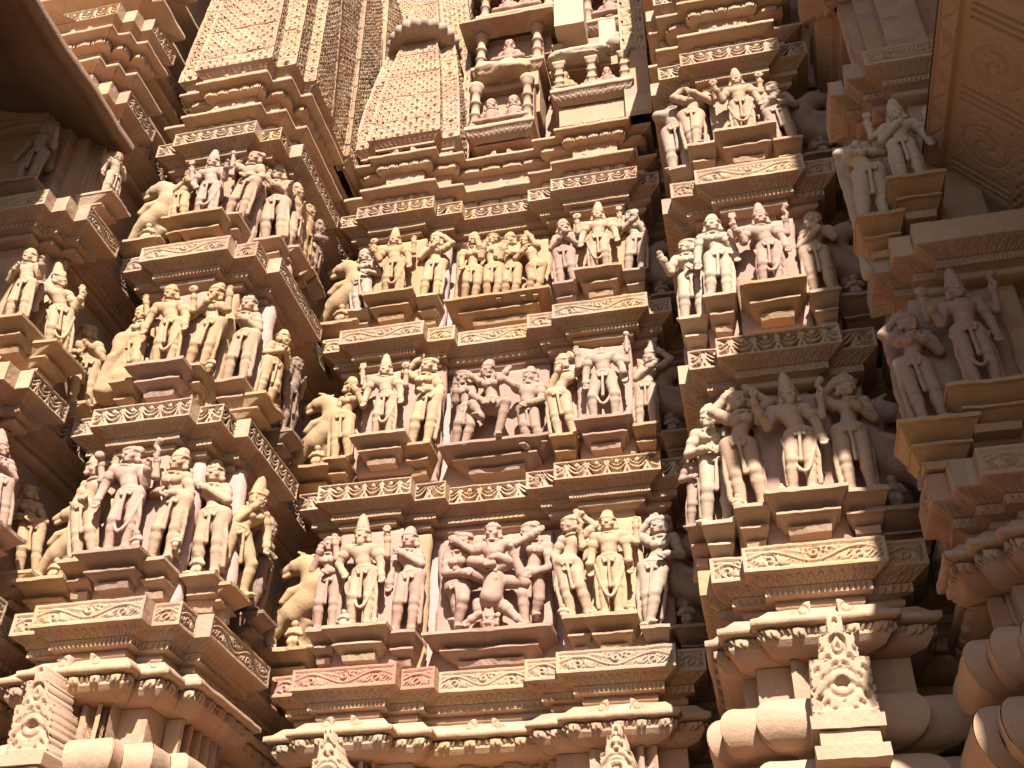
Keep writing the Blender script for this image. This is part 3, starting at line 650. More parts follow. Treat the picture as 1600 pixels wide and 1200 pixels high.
# left bay, middle row
F_('sandstone woman beside the broken block, leaning towards the bow carrier, left bay middle row', (202, 606), (226, 480), 5.70, ped=.2, al='hip', ar='reach', sway=-.8, fem=True, crown='tier', mat='ochre', group=GL)
F_('sandstone archer god with flat cap and raised crossed weapon, left bay middle row', (254, 577), (272, 448), 5.61, ped=.48, slabw=.42, al='thigh', ar='thigh', sway=.7, crown='tier', four=(None, 'disc'), attr=(None, None), garland=True, mat='ochre', slabmat='pink', pmat='pink', minis=[(-.14, 0, .12)], group=GL)
F_('sandstone woman with elbow raised beside her tilted head, left bay middle row', (303, 583), (344, 446), 5.73, ped=.24, al='cross', ar='up', sway=.9, fem=True, crown='tier', tilt=.15, mat='ochre', minis=[(.16, -.04, .16)], group=GL)
F_('tall sandstone woman in a long pleated skirt next to the corner, left bay middle row', (366, 604), (394, 463), 5.95, ped=.28, al='high', ar='chest', sway=.5, fem=True, crown='tier', face=.2, mat='cream', group=GL)
X_('figure in profile with clasped hands on the left bay flank, middle row', (408, 632), (438, 520), -3.37, ped=.36, al='chest', ar='chest', sway=-.3, fem=True, crown='tier', face=.6, mat='ochre', yaw=-.4, group=GL)
# left bay, top row
F_('small worn sandstone attendant stooping beside the seated god, left bay top row', (277, 352), (300, 268), 5.70, ped=.16, al='cross', ar='chest', sway=-.9, crown='bun', mat='ochre', group=GL)
F_('sandstone god with two companions on the wide ledge, left bay top row', (318, 345), (338, 237), 5.61, ped=.46, slabw=.0, al='hip', ar='offer', sway=.3, crown='tall', four=('lotus', 'mace'), garland=True, mat='pink', pmat='ochre', minis=[(-.14, 0, .12), (.13, 0, .12)], group=GL)
F_('slender sandstone dancer leaning far right with one arm overhead, left bay top row', (364, 348), (404, 240), 5.73, ped=.22, al='head', ar='belly', sway=.5, fem=True, crown='bun', mat='cream', back=True, group=GL)
F_('sandstone woman in a plain long skirt holding a staff, left bay top row front edge', (427, 384), (438, 252), 5.95, ped=.24, al='face', ar='chest', sway=.2, fem=True, crown='tall', mat='cream', group=GL)
X_('figure seen from the side, nearest the corner on the left bay top row flank', (455, 402), (467, 288), -3.37, ped=.30, al='offer', ar='chest', sway=.4, crown='tier', mat='cream', yaw=-.2, group=GL)
X_('far slim figure on the right flank of the left bay, top row, in half shade', (474, 430), (482, 320), -3.37, ped=.2, al='down', ar='hip', sway=-.4, crown='bun', mat='ochre', group=GL)
# central bay, lowest row
F_('sandstone woman touching her cheek beside the rearing beast, central bay lowest row', (508, 990), (519, 838), 7.05, ped=.21, al='face', ar='belly', sway=.3, fem=True, crown='bun', mat='pink', group=GC)
F_('crowned sandstone god with tall mitre and axe over the red frieze, central bay lowest row', (562, 983), (569, 806), 6.96, ped=.50, slabw=.52, al='hip', ar='thigh', sway=.5, crown='tall', four=(None, 'lotus'), garland=True, beard=True, mat='cream', slabmat='pink', minis=[(-.13, .0, .17), (.14, 0, .1)], group=GC)
F_('sandstone woman with hands folded across her chest, left of the inverted acrobat panel', (631, 992), (643, 826), 7.08, ped=.24, al='down', ar='cross', sway=.6, fem=True, crown='tier', mat='pink', group=GC)
F_('sandstone woman seen from behind with raised arm, right of the inverted acrobat panel', (906, 970), (888, 806), 7.08, ped=.22, al='hip', ar='head', sway=-.9, fem=True, crown='bun', face=-.7, back=True, mat='cream', minis=[(-.12, 0, .14)], group=GC)
F_('yellow-stained sandstone god with arms at his sides before a bright yellow slab', (957, 966), (949, 800), 6.99, ped=.38, slabw=.46, al='down', ar='down', sway=0, crown='tier', four=('snake', None), attr=('ball', 'ball'), garland=True, mat='yellow', slabmat='yellow', minis=[(-.15, 0, .1), (.16, 0, .12)], group=GC)
F_('weathered pale woman, arm over her head, at the right end of central bay lowest row', (1026, 985), (1030, 806), 7.10, ped=.2, al='head', ar='belly', sway=-.7, fem=True, crown='bun', face=-.4, mat='grey', slabw=.22, slabmat='pink', legs='cross', group=GC)
# central bay, middle row
F_('slim sandstone figure with bowed head left of the trident god, central bay middle row', (531, 724), (552, 592), 7.05, ped=.2, al='down', ar='face', sway=-.7, fem=True, crown='tier', face=.6, mat='ochre', group=GC)
F_('sandstone god holding up a trident and a coiled snake, central bay middle row', (597, 686), (605, 556), 6.96, ped=.48, slabw=.50, al='thigh', ar='thigh', sway=.5, crown='tall', four=('trident', 'disc'), garland=True, mat='cream', slabmat='pink', group=GC)
F_('yellowish sandstone woman lifting a mirror by her cheek, left of the lifted couple panel', (655, 702), (672, 560), 7.08, ped=.26, al='head', ar='belly', sway=.8, fem=True, crown='bun', mat='yellow', pmat='ochre', group=GC)
F_('yellow sandstone nymph seen from behind, turning her head left, right of the lifted couple panel', (884, 688), (878, 556), 7.08, ped=.22, al='face', ar='head', sway=-1., fem=True, crown='tier', face=-.8, back=True, mat='yellow', pmat='ochre', group=GC)
F_('headless sandstone god on a tall chipped slab, central bay middle row', (945, 660), (941, 552), 6.99, ped=.46, slabw=.46, al='down', ar='thigh', sway=.1, crown='headless', four=(None, 'mace'), attr=(None, 'ball'), mat='grey', slabmat='pink', pmat='pink', legs='wide', garland=True, group=GC)
F_('slender pale sandstone woman in profile with raised elbow, right end of the middle row', (1009, 672), (1018, 535), 7.10, ped=.2, al='cross', ar='head', sway=-.5, fem=True, crown='tall', face=-.7, mat='grey', pmat='ochre', group=GC)
# central bay, top row
F_('sandstone woman bending over the beast, left of central bay top row', (566, 494), (571, 392), 7.05, ped=.2, al='hip', ar='belly', sway=-.6, fem=True, crown='tier', mat='grey', group=GC)
F_('sandstone god with mitre and round lotus in his hand, central bay top row', (612, 466), (619, 358), 6.96, ped=.48, slabw=.5, al='offer', ar='thigh', sway=.3, crown='tall', four=('disc', None), garland=True, mat='ochre', slabmat='ochre', minis=[(-.15, 0, .1)], group=GC)
F_('yellow sandstone woman with both elbows raised, left of the four dancers panel', (671, 472), (684, 366), 7.08, ped=.22, al='cross', ar='head', sway=.5, fem=True, crown='tier', mat='yellow', group=GC)
F_('stout sandstone figure clasping a round pot, right of the four dancers panel', (886, 452), (880, 346), 7.08, ped=.22, al='chest', ar='chest', sway=-.2, fem=True, crown='tier', attr=(None, 'ball'), mat='pink', group=GC)
F_('broad sandstone god with mitre before a framed slab, central bay top row', (937, 428), (934, 318), 6.99, ped=.42, slabw=.52, al='thigh', ar='thigh', sway=-.1, crown='tall', four=('disc', 'lotus'), garland=True, mat='cream', slabmat='ochre', group=GC)
F_('sandstone woman in profile lifting a mirror, right end of central bay top row', (993, 432), (988, 330), 7.10, ped=.2, al='cross', ar='face', sway=.7, fem=True, crown='bun', face=.7, mat='grey', attr=(None, 'mirror'), group=GC)
# right bay, lowest row
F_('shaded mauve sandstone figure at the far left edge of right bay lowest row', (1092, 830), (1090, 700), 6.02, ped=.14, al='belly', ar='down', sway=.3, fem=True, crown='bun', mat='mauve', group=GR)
F_('bright sandstone woman with ringed headdress in profile, left of the arm-raising nymph', (1124, 826), (1109, 634), 5.95, ped=.2, al='belly', ar='belly', sway=.4, fem=True, crown='tier', face=-.7, mat='pale', group=GR)
F_('sandstone nymph with both arms raised over her head, right bay lowest row', (1176, 800), (1150, 612), 5.80, ped=.22, al='head', ar='head', sway=-.6, fem=True, crown='bun', tilt=-.1, mat='cream', group=GR, minis=[(-.09, 0, .12)])
F_('large sandstone god with curved conch-like hood on a pink slab, right bay lowest row', (1258, 775), (1227, 586), 5.70, ped=.48, slabw=.48, al='offer', ar='thigh', sway=.5, crown='tall', four=('lotus', 'snake'), garland=True, beard=True, mat='cream', slabmat='pink', tilt=-.08, minis=[(-.16, 0, .1)], group=GR)
F_('half-shaded sandstone woman seen from behind tying her skirt, right bay lowest row', (1347, 776), (1318, 588), 5.78, ped=.28, al='head', ar='chest', sway=-.4, fem=True, crown='tier', back=True, face=.4, mat='cream', group=GR)
# right bay, middle row
F_('pale sandstone woman with broken skirt at the left edge of right bay middle row', (1086, 508), (1072, 376), 5.95, ped=.2, al='offer', ar='belly', sway=.3, fem=True, crown='bun', face=-.5, mat='pale', group=GR)
F_('bright sandstone woman with tasselled belt, right bay middle row', (1126, 474), (1112, 340), 5.80, ped=.22, al='down', ar='thigh', sway=.4, fem=True, crown='tier', mat='pale', pmat='cream', group=GR, minis=[(-.09, 0, .1)])
F_('pink sandstone god with raised weapon on a pink slab, right bay middle row', (1208, 452), (1184, 320), 5.70, ped=.44, slabw=.46, al='offer', ar='thigh', sway=.5, crown='tall', four=('trident', 'snake'), garland=True, mat='pink', slabmat='pink', pmat='ochre', group=GR)
F_('shaded sandstone woman with folded arm in profile, right bay middle row', (1288, 468), (1268, 334), 5.78, ped=.2, al='chest', ar='cross', sway=-.5, fem=True, crown='bun', face=.5, mat='cream', pmat='grey', group=GR)
# right bay, top row
F_('bulky worn sandstone torso with ringed shoulders at the left edge of right bay top row', (1066, 276), (1050, 172), 5.95, ped=.18, al='none', ar='none', sway=0, crown='headless', mat='grey', group=GR, legs='stand', sash=False)
F_('headless sandstone dancer with crossed legs and arms over the shoulders, right bay top row', (1098, 240), (1082, 150), 5.80, ped=.22, al='head', ar='cross', sway=-.8, fem=True, crown='headless', mat='cream', legs='cross', group=GR)
F_('sandstone god with two ring-shaped lotuses, right bay top row', (1165, 214), (1147, 110), 5.70, ped=.46, slabw=.48, al='offer', ar='thigh', sway=.0, crown='tall', four=('disc', 'disc'), garland=True, mat='cream', slabmat='cream', group=GR)
F_('sandstone attendant with folded arms turned to the right, right bay top row', (1231, 232), (1204, 132), 5.78, ped=.22, al='chest', ar='belly', sway=-.5, fem=True, crown='bun', face=.7, mat='grey', pmat='cream', group=GR)
# right wing
F_('big smooth pale god with conical crown embracing a consort, beside the sloping balcony back', (1428, 292), (1392, 158), 4.87, ped=.34, al='chest', ar='thigh', sway=-.3, crown='tall', four=('lotus', None), mat='pale', pmat='ochre', face=-.3, group=GE, vox=.006)
F_('pale consort with broken head and stretched arm, left of the big smooth pale god', (1372, 352), (1336, 232), 4.96, ped=.28, al='none', ar='reach', sway=.8, fem=True, crown='headless', mat='pale', pmat='ochre', slabw=.22, slabmat='pale', group=GE, vox=.006)
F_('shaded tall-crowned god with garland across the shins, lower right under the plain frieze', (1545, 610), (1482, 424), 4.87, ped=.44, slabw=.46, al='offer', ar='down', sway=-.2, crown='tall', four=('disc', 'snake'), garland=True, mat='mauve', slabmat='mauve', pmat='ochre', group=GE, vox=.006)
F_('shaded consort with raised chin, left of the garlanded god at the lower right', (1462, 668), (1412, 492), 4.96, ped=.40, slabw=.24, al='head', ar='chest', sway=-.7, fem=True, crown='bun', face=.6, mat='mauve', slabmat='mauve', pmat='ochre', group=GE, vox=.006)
# left wing
X_('sunlit yellow crowned god with raised arms on the flank of the left wing', (88, 556), (112, 400), -4.60, ped=.40, al='thigh', ar='offer', sway=.6, crown='tall', four=('snake', None), garland=True, mat='yellow', pmat='ochre', yaw=-.9, face=.7, group=GE, pedh=.22, cat='stone statue')
F_('yellow sandstone figure cut by the left photo edge, sunlit from the waist down', (22, 508), (52, 392), 4.96, ped=.3, al='chest', ar='offer', sway=.5, crown='tier', mat='yellow', pmat='ochre', group=GE)
X_('pink crowned head and shoulder half hidden at the left photo edge', (-6, 830), (22, 662), -4.62, ped=.3, al='face', ar='chest', sway=.3, fem=True, crown='tall', mat='pink', yaw=-.9, face=.5, group=GE)
X_('mostly shaded figure catching a strip of sun below the tip of the dark eave', (168, 318), (188, 238), -4.60, ped=.3, al='down', ar='chest', sway=.2, crown='bun', mat='cream', yaw=-.4, group=GE)
# figures standing back in the dark recesses
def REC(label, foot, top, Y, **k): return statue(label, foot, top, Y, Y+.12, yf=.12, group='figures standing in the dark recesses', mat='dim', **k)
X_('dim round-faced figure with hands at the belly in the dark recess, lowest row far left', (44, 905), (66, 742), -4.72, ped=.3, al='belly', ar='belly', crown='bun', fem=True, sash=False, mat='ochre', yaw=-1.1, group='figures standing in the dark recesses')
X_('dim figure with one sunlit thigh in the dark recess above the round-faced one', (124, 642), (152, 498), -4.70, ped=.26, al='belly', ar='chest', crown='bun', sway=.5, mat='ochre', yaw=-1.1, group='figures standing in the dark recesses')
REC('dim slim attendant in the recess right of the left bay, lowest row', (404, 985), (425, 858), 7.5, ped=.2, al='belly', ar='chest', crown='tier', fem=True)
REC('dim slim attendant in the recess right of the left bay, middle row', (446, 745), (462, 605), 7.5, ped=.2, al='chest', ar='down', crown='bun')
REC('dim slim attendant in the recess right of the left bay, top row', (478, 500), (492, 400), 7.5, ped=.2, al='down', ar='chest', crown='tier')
def pix(p):
    p = np.array(p, float); k = FPX/(p@FWD); return (800+k*(p@RT), 600-k*(p@UP))
for j, (z, lv_) in enumerate(((3.22, 'lowest'), (4.76, 'middle'), (6.36, 'top'))):
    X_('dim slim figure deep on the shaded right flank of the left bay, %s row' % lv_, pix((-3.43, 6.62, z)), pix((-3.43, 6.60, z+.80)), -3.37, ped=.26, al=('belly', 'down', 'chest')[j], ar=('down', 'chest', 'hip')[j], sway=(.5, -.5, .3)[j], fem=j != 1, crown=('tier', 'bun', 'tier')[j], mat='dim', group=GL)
for j, (x, z, yf, c_) in enumerate(((-5.15, 6.22, 4.86, 'tall'), (-5.25, 4.66, 4.86, 'tall'), (-5.1, 3.2, 4.86, 'tier'))):
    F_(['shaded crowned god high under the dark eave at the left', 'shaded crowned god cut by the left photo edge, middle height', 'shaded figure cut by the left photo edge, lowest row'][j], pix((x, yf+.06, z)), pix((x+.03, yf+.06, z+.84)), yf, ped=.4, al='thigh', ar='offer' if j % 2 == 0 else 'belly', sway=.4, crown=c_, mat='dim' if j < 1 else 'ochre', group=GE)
print('statues', NST[0])
# ------------------------------------------------------------------ rearing beasts (leogryphs) and squatting fighters
def beast(label, foot, top, Y, flip=1, mat='ochre', rot=0, ped=.3):
    A, B = atY(*foot, Y), atY(*top, Y); k = (B[2]-A[2])/1.; t = thing('rearing_beast', label, 'stone beast', A, 'carved rearing beasts in the wall recesses'); S = SDF(); f = flip
    def q(x, y, z): return (x*f, y, z)
    S.chain([q(-.16, -.05, .02), q(-.22, 0, .17), q(-.12, -.02, .33), q(-.02, 0, .42)], [.035, .045, .07, .10], .02)
    S.chain([q(.06, .04, .03), q(.0, .05, .16), q(.06, .04, .32)], [.03, .04, .08], .02)
    S.chain([q(-.04, 0, .40), q(.08, -.01, .50), q(.15, -.02, .64), q(.12, -.03, .78), q(.03, -.05, .86), q(-.04, -.06, .84)], [.13, .13, .135, .11, .085, .072], .03)
    S.cap(q(-.06, -.06, .85), q(-.16, -.07, .80), .052, .030, .01).cap(q(-.06, -.05, .80), q(-.14, -.07, .745), .028, .018, .01)
    S.ell(q(-.07, -.105, .865), (.018, .014, .018), .003).chain([q(-.03, -.05, .90), q(.0, -.05, .97), q(-.05, -.05, 1.0)], [.022, .016, .008], .006).cap(q(.03, -.05, .90), q(.09, -.04, .96), .022, .010, .006)
    for i in range(7): a = i/6; S.ell(q(.19-.03*a, -.03, .60+.26*a), (.030, .05, .026), .006)
    S.ring(q(.15, -.03, .75), .085, .085, .010, .003)
    S.chain([q(.08, -.09, .62), q(-.04, -.12, .56), q(-.10, -.12, .47)], [.045, .036, .028], .012).chain([q(.10, .06, .62), q(-.02, .04, .64), q(-.11, .0, .60)], [.045, .034, .026], .012)
    S.chain([q(-.05, .02, .44), q(.10, .05, .36), q(.20, .04, .44), q(.24, .03, .58)], [.03, .022, .02, .026], .01)
    S.cap((0, .13, .1), (0, .13, .75), .10, .10, .04)
    emit(S, t, 'beast_body', A[0], A[1], A[2], k, mat, 0, 0, .0085, NST[0]+40)
    S = SDF(); mini(S, .05*f, .0, .26, -.13); S.box((0, -.05, -.01), (.25, .16, .012), .004)
    emit(S, t, 'fighter', A[0], A[1], A[2], k, mat, 0, 0, .0075, NST[0]+50)
    pedestal(t, A[0], A[1]-.2, A[1]+.25, A[2]-.01, ped*1.3, mat, 0, .22, .2, NST[0]); NST[0] += 1
beast('rearing horned beast over a small fighter, left of the cheek-touching woman, central bay lowest row', (456, 1026), (462, 868), 7.2, 1)
beast('coiled rearing beast above a squatting fighter, left end of central bay middle row', (492, 744), (500, 620), 7.2, 1)
beast('rearing beast tangled with riders, left end of central bay top row', (530, 522), (540, 412), 7.2, 1)
beast('rearing beast with trunk-like limb behind the twisted woman, left bay lowest row', (84, 918), (112, 790), 5.86, 1)
beast('yellow crouching beast and rider at the left end of left bay top row', (228, 396), (244, 292), 5.86, 1, 'yellow')
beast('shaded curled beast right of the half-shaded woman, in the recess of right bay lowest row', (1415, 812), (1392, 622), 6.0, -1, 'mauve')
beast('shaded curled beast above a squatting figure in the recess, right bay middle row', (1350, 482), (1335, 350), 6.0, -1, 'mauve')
beast('dark beast with open jaws in the recess, right bay top row', (1298, 262), (1270, 150), 6.0, -1, 'dim')
beast('dim beast in the narrow recess right of the central bay, middle row', (1062, 690), (1058, 570), 7.3, -1, 'dim', ped=.2)
beast('dim beast in the narrow recess right of the central bay, lowest row', (1086, 990), (1080, 840), 7.3, -1, 'dim', ped=.2)
beast('dim beast in the narrow recess right of the central bay, top row', (1044, 478), (1038, 380), 7.3, -1, 'dim', ped=.2)
print('beasts')
# ------------------------------------------------------------------ the three wide panels of the central bay
def posed(t, k, Y, px, fem=False, crown='tier', mat='pink', face=0., tilt=0., back=False, label=None, seed=0, sash=False, feet='down', org=None):
    """px: joint -> (pixel x, pixel y, depth offset in body heights)"""
    def W(p): a = atY(p[0], p[1], Y); return np.array([(a[0]-org[0])/k, p[2] if len(p) > 2 else 0., (a[2]-org[2])/k])
    J = {n: W(p) for n, p in px.items() if p is not None}
    ax = J['chest']-J['hip']; ax /= np.linalg.norm(ax); sd = np.array([ax[2], 0, -ax[0]]); 
    J['waist'] = J['hip']*.5+J['chest']*.5; J['neck'] = J['chest']+ax*.10+(J['head']-J['chest'])*.12
    if tilt > 2: sd = -sd
    sw = .098 if fem else .115
    for s_, n in ((-1, 'l'), (1, 'r')):
        J.setdefault('sh'+n, J['chest']+sd*s_*sw+ax*.055); J.setdefault('th'+n, J['hip']+sd*s_*.055)
        if 'el'+n not in J: J['el'+n] = None
    S = SDF(); S.fat = .006; body(S, J, fem, crown, face, tilt, back, False, sash, False, feet)
    if tilt > 2: S.cap(J['hip']+np.array([0, -.03, 0]), J['chest']+np.array([0, -.04, 0]), .078, .092, .02);
    S.cap(J['hip']+np.array([0, .08, 0]), J['chest']+np.array([0, .08, 0]), .06, .06, .03)
    return S
def panel(label, x0, x1, z0, z1, figs, k, mat, slabmat, seed):
    Y = 7.19+.03; org = np.array([(x0+x1)/2, Y, z0])
    t = thing('figure_panel', label, 'relief panel', (org[0], Y, z0), 'wide relief panels of the central bay')
    slab(t, 'back_slab', x0, x1, 7.19+.15, 7.19+.26, z0-.02, z1, slabmat, .007, seed)
    pedestal(t, org[0], 7.19-.09, 7.19+.26, z0, x1-x0+.06, slabmat, 0, .20, .5, seed)
    for i, g in enumerate(figs):
        S = posed(t, k, Y, g[0], org=org, **g[1]); V, F = S.mesh(.0075); V = V+np.stack([vnoise(V, 14, seed+i), vnoise(V, 14, seed+i+9), vnoise(V, 14, seed+i+5)], 1)*.003
        V = V*k+org; u = thing('panel_figure', g[2], 'relief figure', (V[:, 0].mean(), Y, V[:, 2].min()), 'figures of the wide relief panels')
        link_mesh('figure', V, F, g[3] if len(g) > 3 else mat, u, True)
    return t
Fm, Ml = dict(fem=True, crown='bun'), dict(fem=False, crown='tier')
panel('lowest wide relief, an inverted acrobat carrying a seated one between two women', -2.30, -1.39, 3.22, 4.10, [
 (dict(head=(724, 848), chest=(716, 880), hip=(715, 916), thr=(724, 915), knr=(728, 944, -.08), anr=(716, 982, -.02), thl=(709, 918), knl=(712, 944, .02), anl=(714, 966, .06), ell=(699, 900, -.05), hal=(732, 905, -.12), elr=(700, 866, .0), har=(712, 848, -.04)), dict(fem=True, crown='bun', face=.2), 'woman with curly hair holding the acrobat\'s foot, left side of the inverted acrobat panel'),
 (dict(head=(773, 838, -.06), chest=(774, 868, -.06), hip=(774, 893, -.05), thl=(768, 893, -.06), knl=(742, 886, -.10), anl=(776, 893, -.15), thr=(780, 893, -.06), knr=(806, 886, -.10), anr=(784, 882, -.15), ell=(744, 868, -.08), hal=(716, 852, -.08), elr=(808, 857, -.08), har=(836, 842, -.08)), dict(fem=False, crown='curl', feet=(-.05, -.03, -.02)), 'curly-haired figure with outstretched arms sitting on top in the inverted acrobat panel'),
 (dict(head=(766, 972, -.02), chest=(770, 938, -.02), hip=(776, 908, -.02), thl=(768, 906), knl=(737, 902, -.08), anl=(716, 903, -.06), thr=(784, 908), knr=(824, 918, -.08), anr=(806, 874, -.14), ell=(750, 962, -.03), hal=(736, 973, -.04), elr=(800, 960, -.03), har=(814, 972, -.04)), dict(fem=False, crown='tier', tilt=math.pi, feet=(.0, -.05, .03)), 'acrobat standing on his head at the bottom of the lowest wide panel'),
 (dict(head=(826, 832), chest=(838, 862), hip=(832, 898), thl=(824, 900), knl=(819, 934, -.06), anl=(822, 980, -.02), thr=(838, 902), knr=(842, 934, .02), anr=(834, 958, .06), ell=(820, 850, -.06), hal=(842, 838, -.08), elr=(860, 890, -.04), har=(834, 904, -.10)), dict(fem=True, crown='bun', face=-.4), 'woman with raised arm at the right side of the inverted acrobat panel')], .88, 'pink', 'pink', 71)
panel('wide mauve relief of two standing figures lifting a third between them, middle of the three', -2.27, -1.40, 4.86, 5.73, [
 (dict(head=(723, 592), chest=(727, 614), hip=(731, 641), thl=(726, 643), knl=(719, 668, -.06), anl=(711, 702, .0), thr=(737, 643), knr=(737, 668, -.04), anr=(725, 702, -.02), ell=(713, 630, -.03), hal=(716, 616, -.08), elr=(741, 625, -.08), har=(757, 637, -.12)), dict(fem=True, crown='bun', face=.1), 'woman standing at the left of the lifted couple panel'),
 (dict(head=(764, 587, -.06), chest=(769, 608, -.05), hip=(771, 634, -.05), thl=(766, 638), knl=(742, 642, -.10), anl=(756, 660, -.10), thr=(778, 640), knr=(795, 640, -.12), anr=(780, 690, -.08), ell=(754, 606, -.10), hal=(742, 598, -.10), elr=(785, 603, -.10), har=(795, 590, -.10)), dict(fem=True, crown='tier', tilt=.2), 'lifted figure with hanging leg in the middle wide panel'),
 (dict(head=(829, 592), chest=(826, 614), hip=(823, 640), thl=(817, 643), knl=(820, 670, -.05), anl=(827, 700, -.02), thr=(831, 643), knr=(838, 670, -.02), anr=(847, 696, -.0), ell=(806, 608, -.06), hal=(788, 600, -.10), elr=(847, 628, -.03), har=(826, 640, -.10)), dict(fem=False, crown='tier', face=-.4), 'man standing at the right of the lifted couple panel')], .88, 'mauve', 'mauve', 72)
panel('wide relief of four dancers in two pairs side by side, topmost of the three', -2.30, -1.38, 6.43, 7.26, [
 (dict(head=(741, 378), chest=(739, 400), hip=(739, 424), knl=(731, 446, -.06), anl=(725, 472), knr=(747, 447, -.03), anr=(740, 472), ell=(722, 408, -.02), hal=(724, 424, -.08), elr=(754, 408, -.06), har=(760, 394, -.10)), Fm|dict(crown='tier'), 'leftmost dancer of the four dancers panel'),
 (dict(head=(770, 376), chest=(765, 396), hip=(772, 420), knl=(763, 446, -.06), anl=(761, 472), knr=(780, 446, -.02), anr=(772, 468), ell=(752, 390, -.05), hal=(746, 378, -.06), elr=(778, 406, -.06), har=(786, 392, -.08)), Fm|dict(face=.5, tilt=.2), 'second dancer from the left, head bent to the right, in the four dancers panel'),
 (dict(head=(797, 378), chest=(794, 400), hip=(800, 420), knl=(793, 446, -.06), anl=(788, 472), knr=(808, 446, -.02), anr=(800, 468), ell=(784, 410, -.06), hal=(792, 396, -.10), elr=(808, 410, -.06), har=(820, 402, -.10)), Ml|dict(face=-.3), 'third dancer from the left, facing the second, in the four dancers panel'),
 (dict(head=(822, 378), chest=(829, 397), hip=(838, 417), knl=(833, 442, -.06), anl=(826, 468), knr=(843, 444, -.02), anr=(834, 468), ell=(812, 402, -.06), hal=(802, 404, -.10), elr=(838, 386, -.04), har=(828, 374, -.06)), Fm|dict(face=-.5, tilt=-.15, back=True), 'rightmost dancer leaning left in the four dancers panel')], .82, 'ochre', 'ochre', 73)
print('panels')
# broken block at the left end of left bay middle row
S = SDF(); S.box((0, 0, .3), (.12, .10, .30), .05, .03, .12).box((-.09, 0, .12), (.06, .09, .13), .04, .03).chain([(-.1, -.09, .02), (-.06, -.1, .3), (.02, -.1, .5)], [.03, .04, .03], .02)
A = atY(180, 622, 5.82); t = thing('broken_carving', 'broken ochre block with a worn trace of a figure, left bay middle row', 'broken statue', A); emit(S, t, 'block', A[0], 5.82, A[2], 1., 'ochre', 0, .1, .009, 5, .012)
# ------------------------------------------------------------------ lattice spires above the bays
def sweep_part(parent, nm, poly, prof, hf=None, mat='tower', seg=None, **k):
    V, F, B = strip(poly, *(seg or (0, len(poly)-1)), prof, hf, **k); return link_mesh(nm, V, F, mat, parent, False, B)
def spire(label, poly, z0, tiers, taper, seg=None, seed=0, curve=.0):
    c = np.mean(poly, 0); t = thing('lattice_spire', label, 'temple spire', (c[0], c[1], z0), 'lattice covered spires'); o = 0.; z = z0
    sweep_part(t, 'leaf_moulding', poly, [(.10, z-.10), (.06, z-.06), (.0, z)], h_leaf(.06, .010), 'wall', seg, du=.012, dv=.015, seed=seed)
    for i, hgt in enumerate(tiers):
        o2 = o+taper*hgt+curve*(z-z0)*hgt
        lam = .105 if i % 3 else .14
        sweep_part(t, 'lattice_tier', poly, [(o, z), (o2, z+hgt)], h_lattice(lam, hgt, seed+i), 'tower', seg, du=.008, dv=.008, jit=.005, seed=seed+i, blen=.5)
        z += hgt; sweep_part(t, 'band', poly, [(o2+.03, z), (o2+.002, z+.002), (o2+.002, z+.010), (o2+.03, z+.012)], None, 'tower', seg, du=.05, seed=seed+i); z += .012; o = o2
    sweep_part(t, 'cap_moulding', poly, [(o+.05, z), (o+.10, z+.05), (o+.3, z+.06)], None, 'tower', seg, du=.1, seed=seed)
    sweep_part(t, 'stone_core', poly, [(.07, z0-.1)]+[(.07+(o-.0)*q, z0+(z-z0)*q) for q in (.33, .66, 1.)], None, 'wall', seg, du=.3, jit=0)
    return t, z, o
def amalaka(label, c, r, hgt, nrib=28, mat='grey'):
    t = thing('ribbed_disc', label, 'ribbed stone disc', c, 'ribbed crowning discs of the spires'); a = np.linspace(0, 2*math.pi, nrib*8, endpoint=False); ph = np.linspace(-math.pi/2, math.pi/2, 12)
    A, Pq = np.meshgrid(a, ph, indexing='ij'); rr = (r-hgt*.5)+hgt*.5*np.cos(Pq); rr = rr*(1+.09*np.abs(np.sin(A*nrib/2)))*1.0; rr = np.where(np.abs(np.abs(Pq)-math.pi/2) < 1e-3, r*.02, rr)
    V = np.stack([c[0]+rr*np.cos(A), c[1]+rr*np.sin(A), c[2]+hgt*.5*np.sin(Pq)], -1); n, m = A.shape; ii = np.arange(n*m).reshape(n, m); jj = np.roll(ii, -1, 0)
    link_mesh('disc', V.reshape(-1, 3), np.stack([ii[:, :-1], jj[:, :-1], jj[:, 1:], ii[:, 1:]], -1).reshape(-1, 4), mat, t, True); return t
LP = [(-4.66, 6.6), (-4.66, 5.70), (-4.45, 5.70), (-4.45, 5.61), (-3.67, 5.61), (-3.67, 5.73), (-3.48, 5.73), (-3.48, 5.95), (-3.37, 5.95), (-3.37, 6.4), (-3.42, 6.4), (-3.42, 6.9), (-3.37, 6.9), (-3.37, 7.6)]
spire('spire covered in horseshoe lattice above the left bay', LP, 8.38, [.17, .42, .55, .5, .6, .6, .7], .035, seed=5, curve=.012)
CP = [(-3.41, 7.7), (-3.41, 7.05), (-3.22, 7.05), (-3.22, 6.96), (-2.45, 6.96), (-2.45, 7.08), (-2.27, 7.08), (-2.27, 7.7)]
_, zc, oc = spire('smaller orange-stained lattice spire above the left end of the central bay', CP, 8.62, [.28, .40, .42, .40, .25], .055, seed=15, curve=.07)
amalaka('grey ribbed disc crowning the smaller lattice spire', (-2.83, 7.32, zc+.06), .40, .17, 22, 'grey')
BP = [(-4.2, 9.2), (-4.2, 8.35), (-3.75, 8.35), (-3.75, 8.2), (-2.9, 8.2), (-2.9, 8.35), (-2.5, 8.35), (-2.5, 8.55), (-2.2, 8.55), (-2.2, 9.2)]
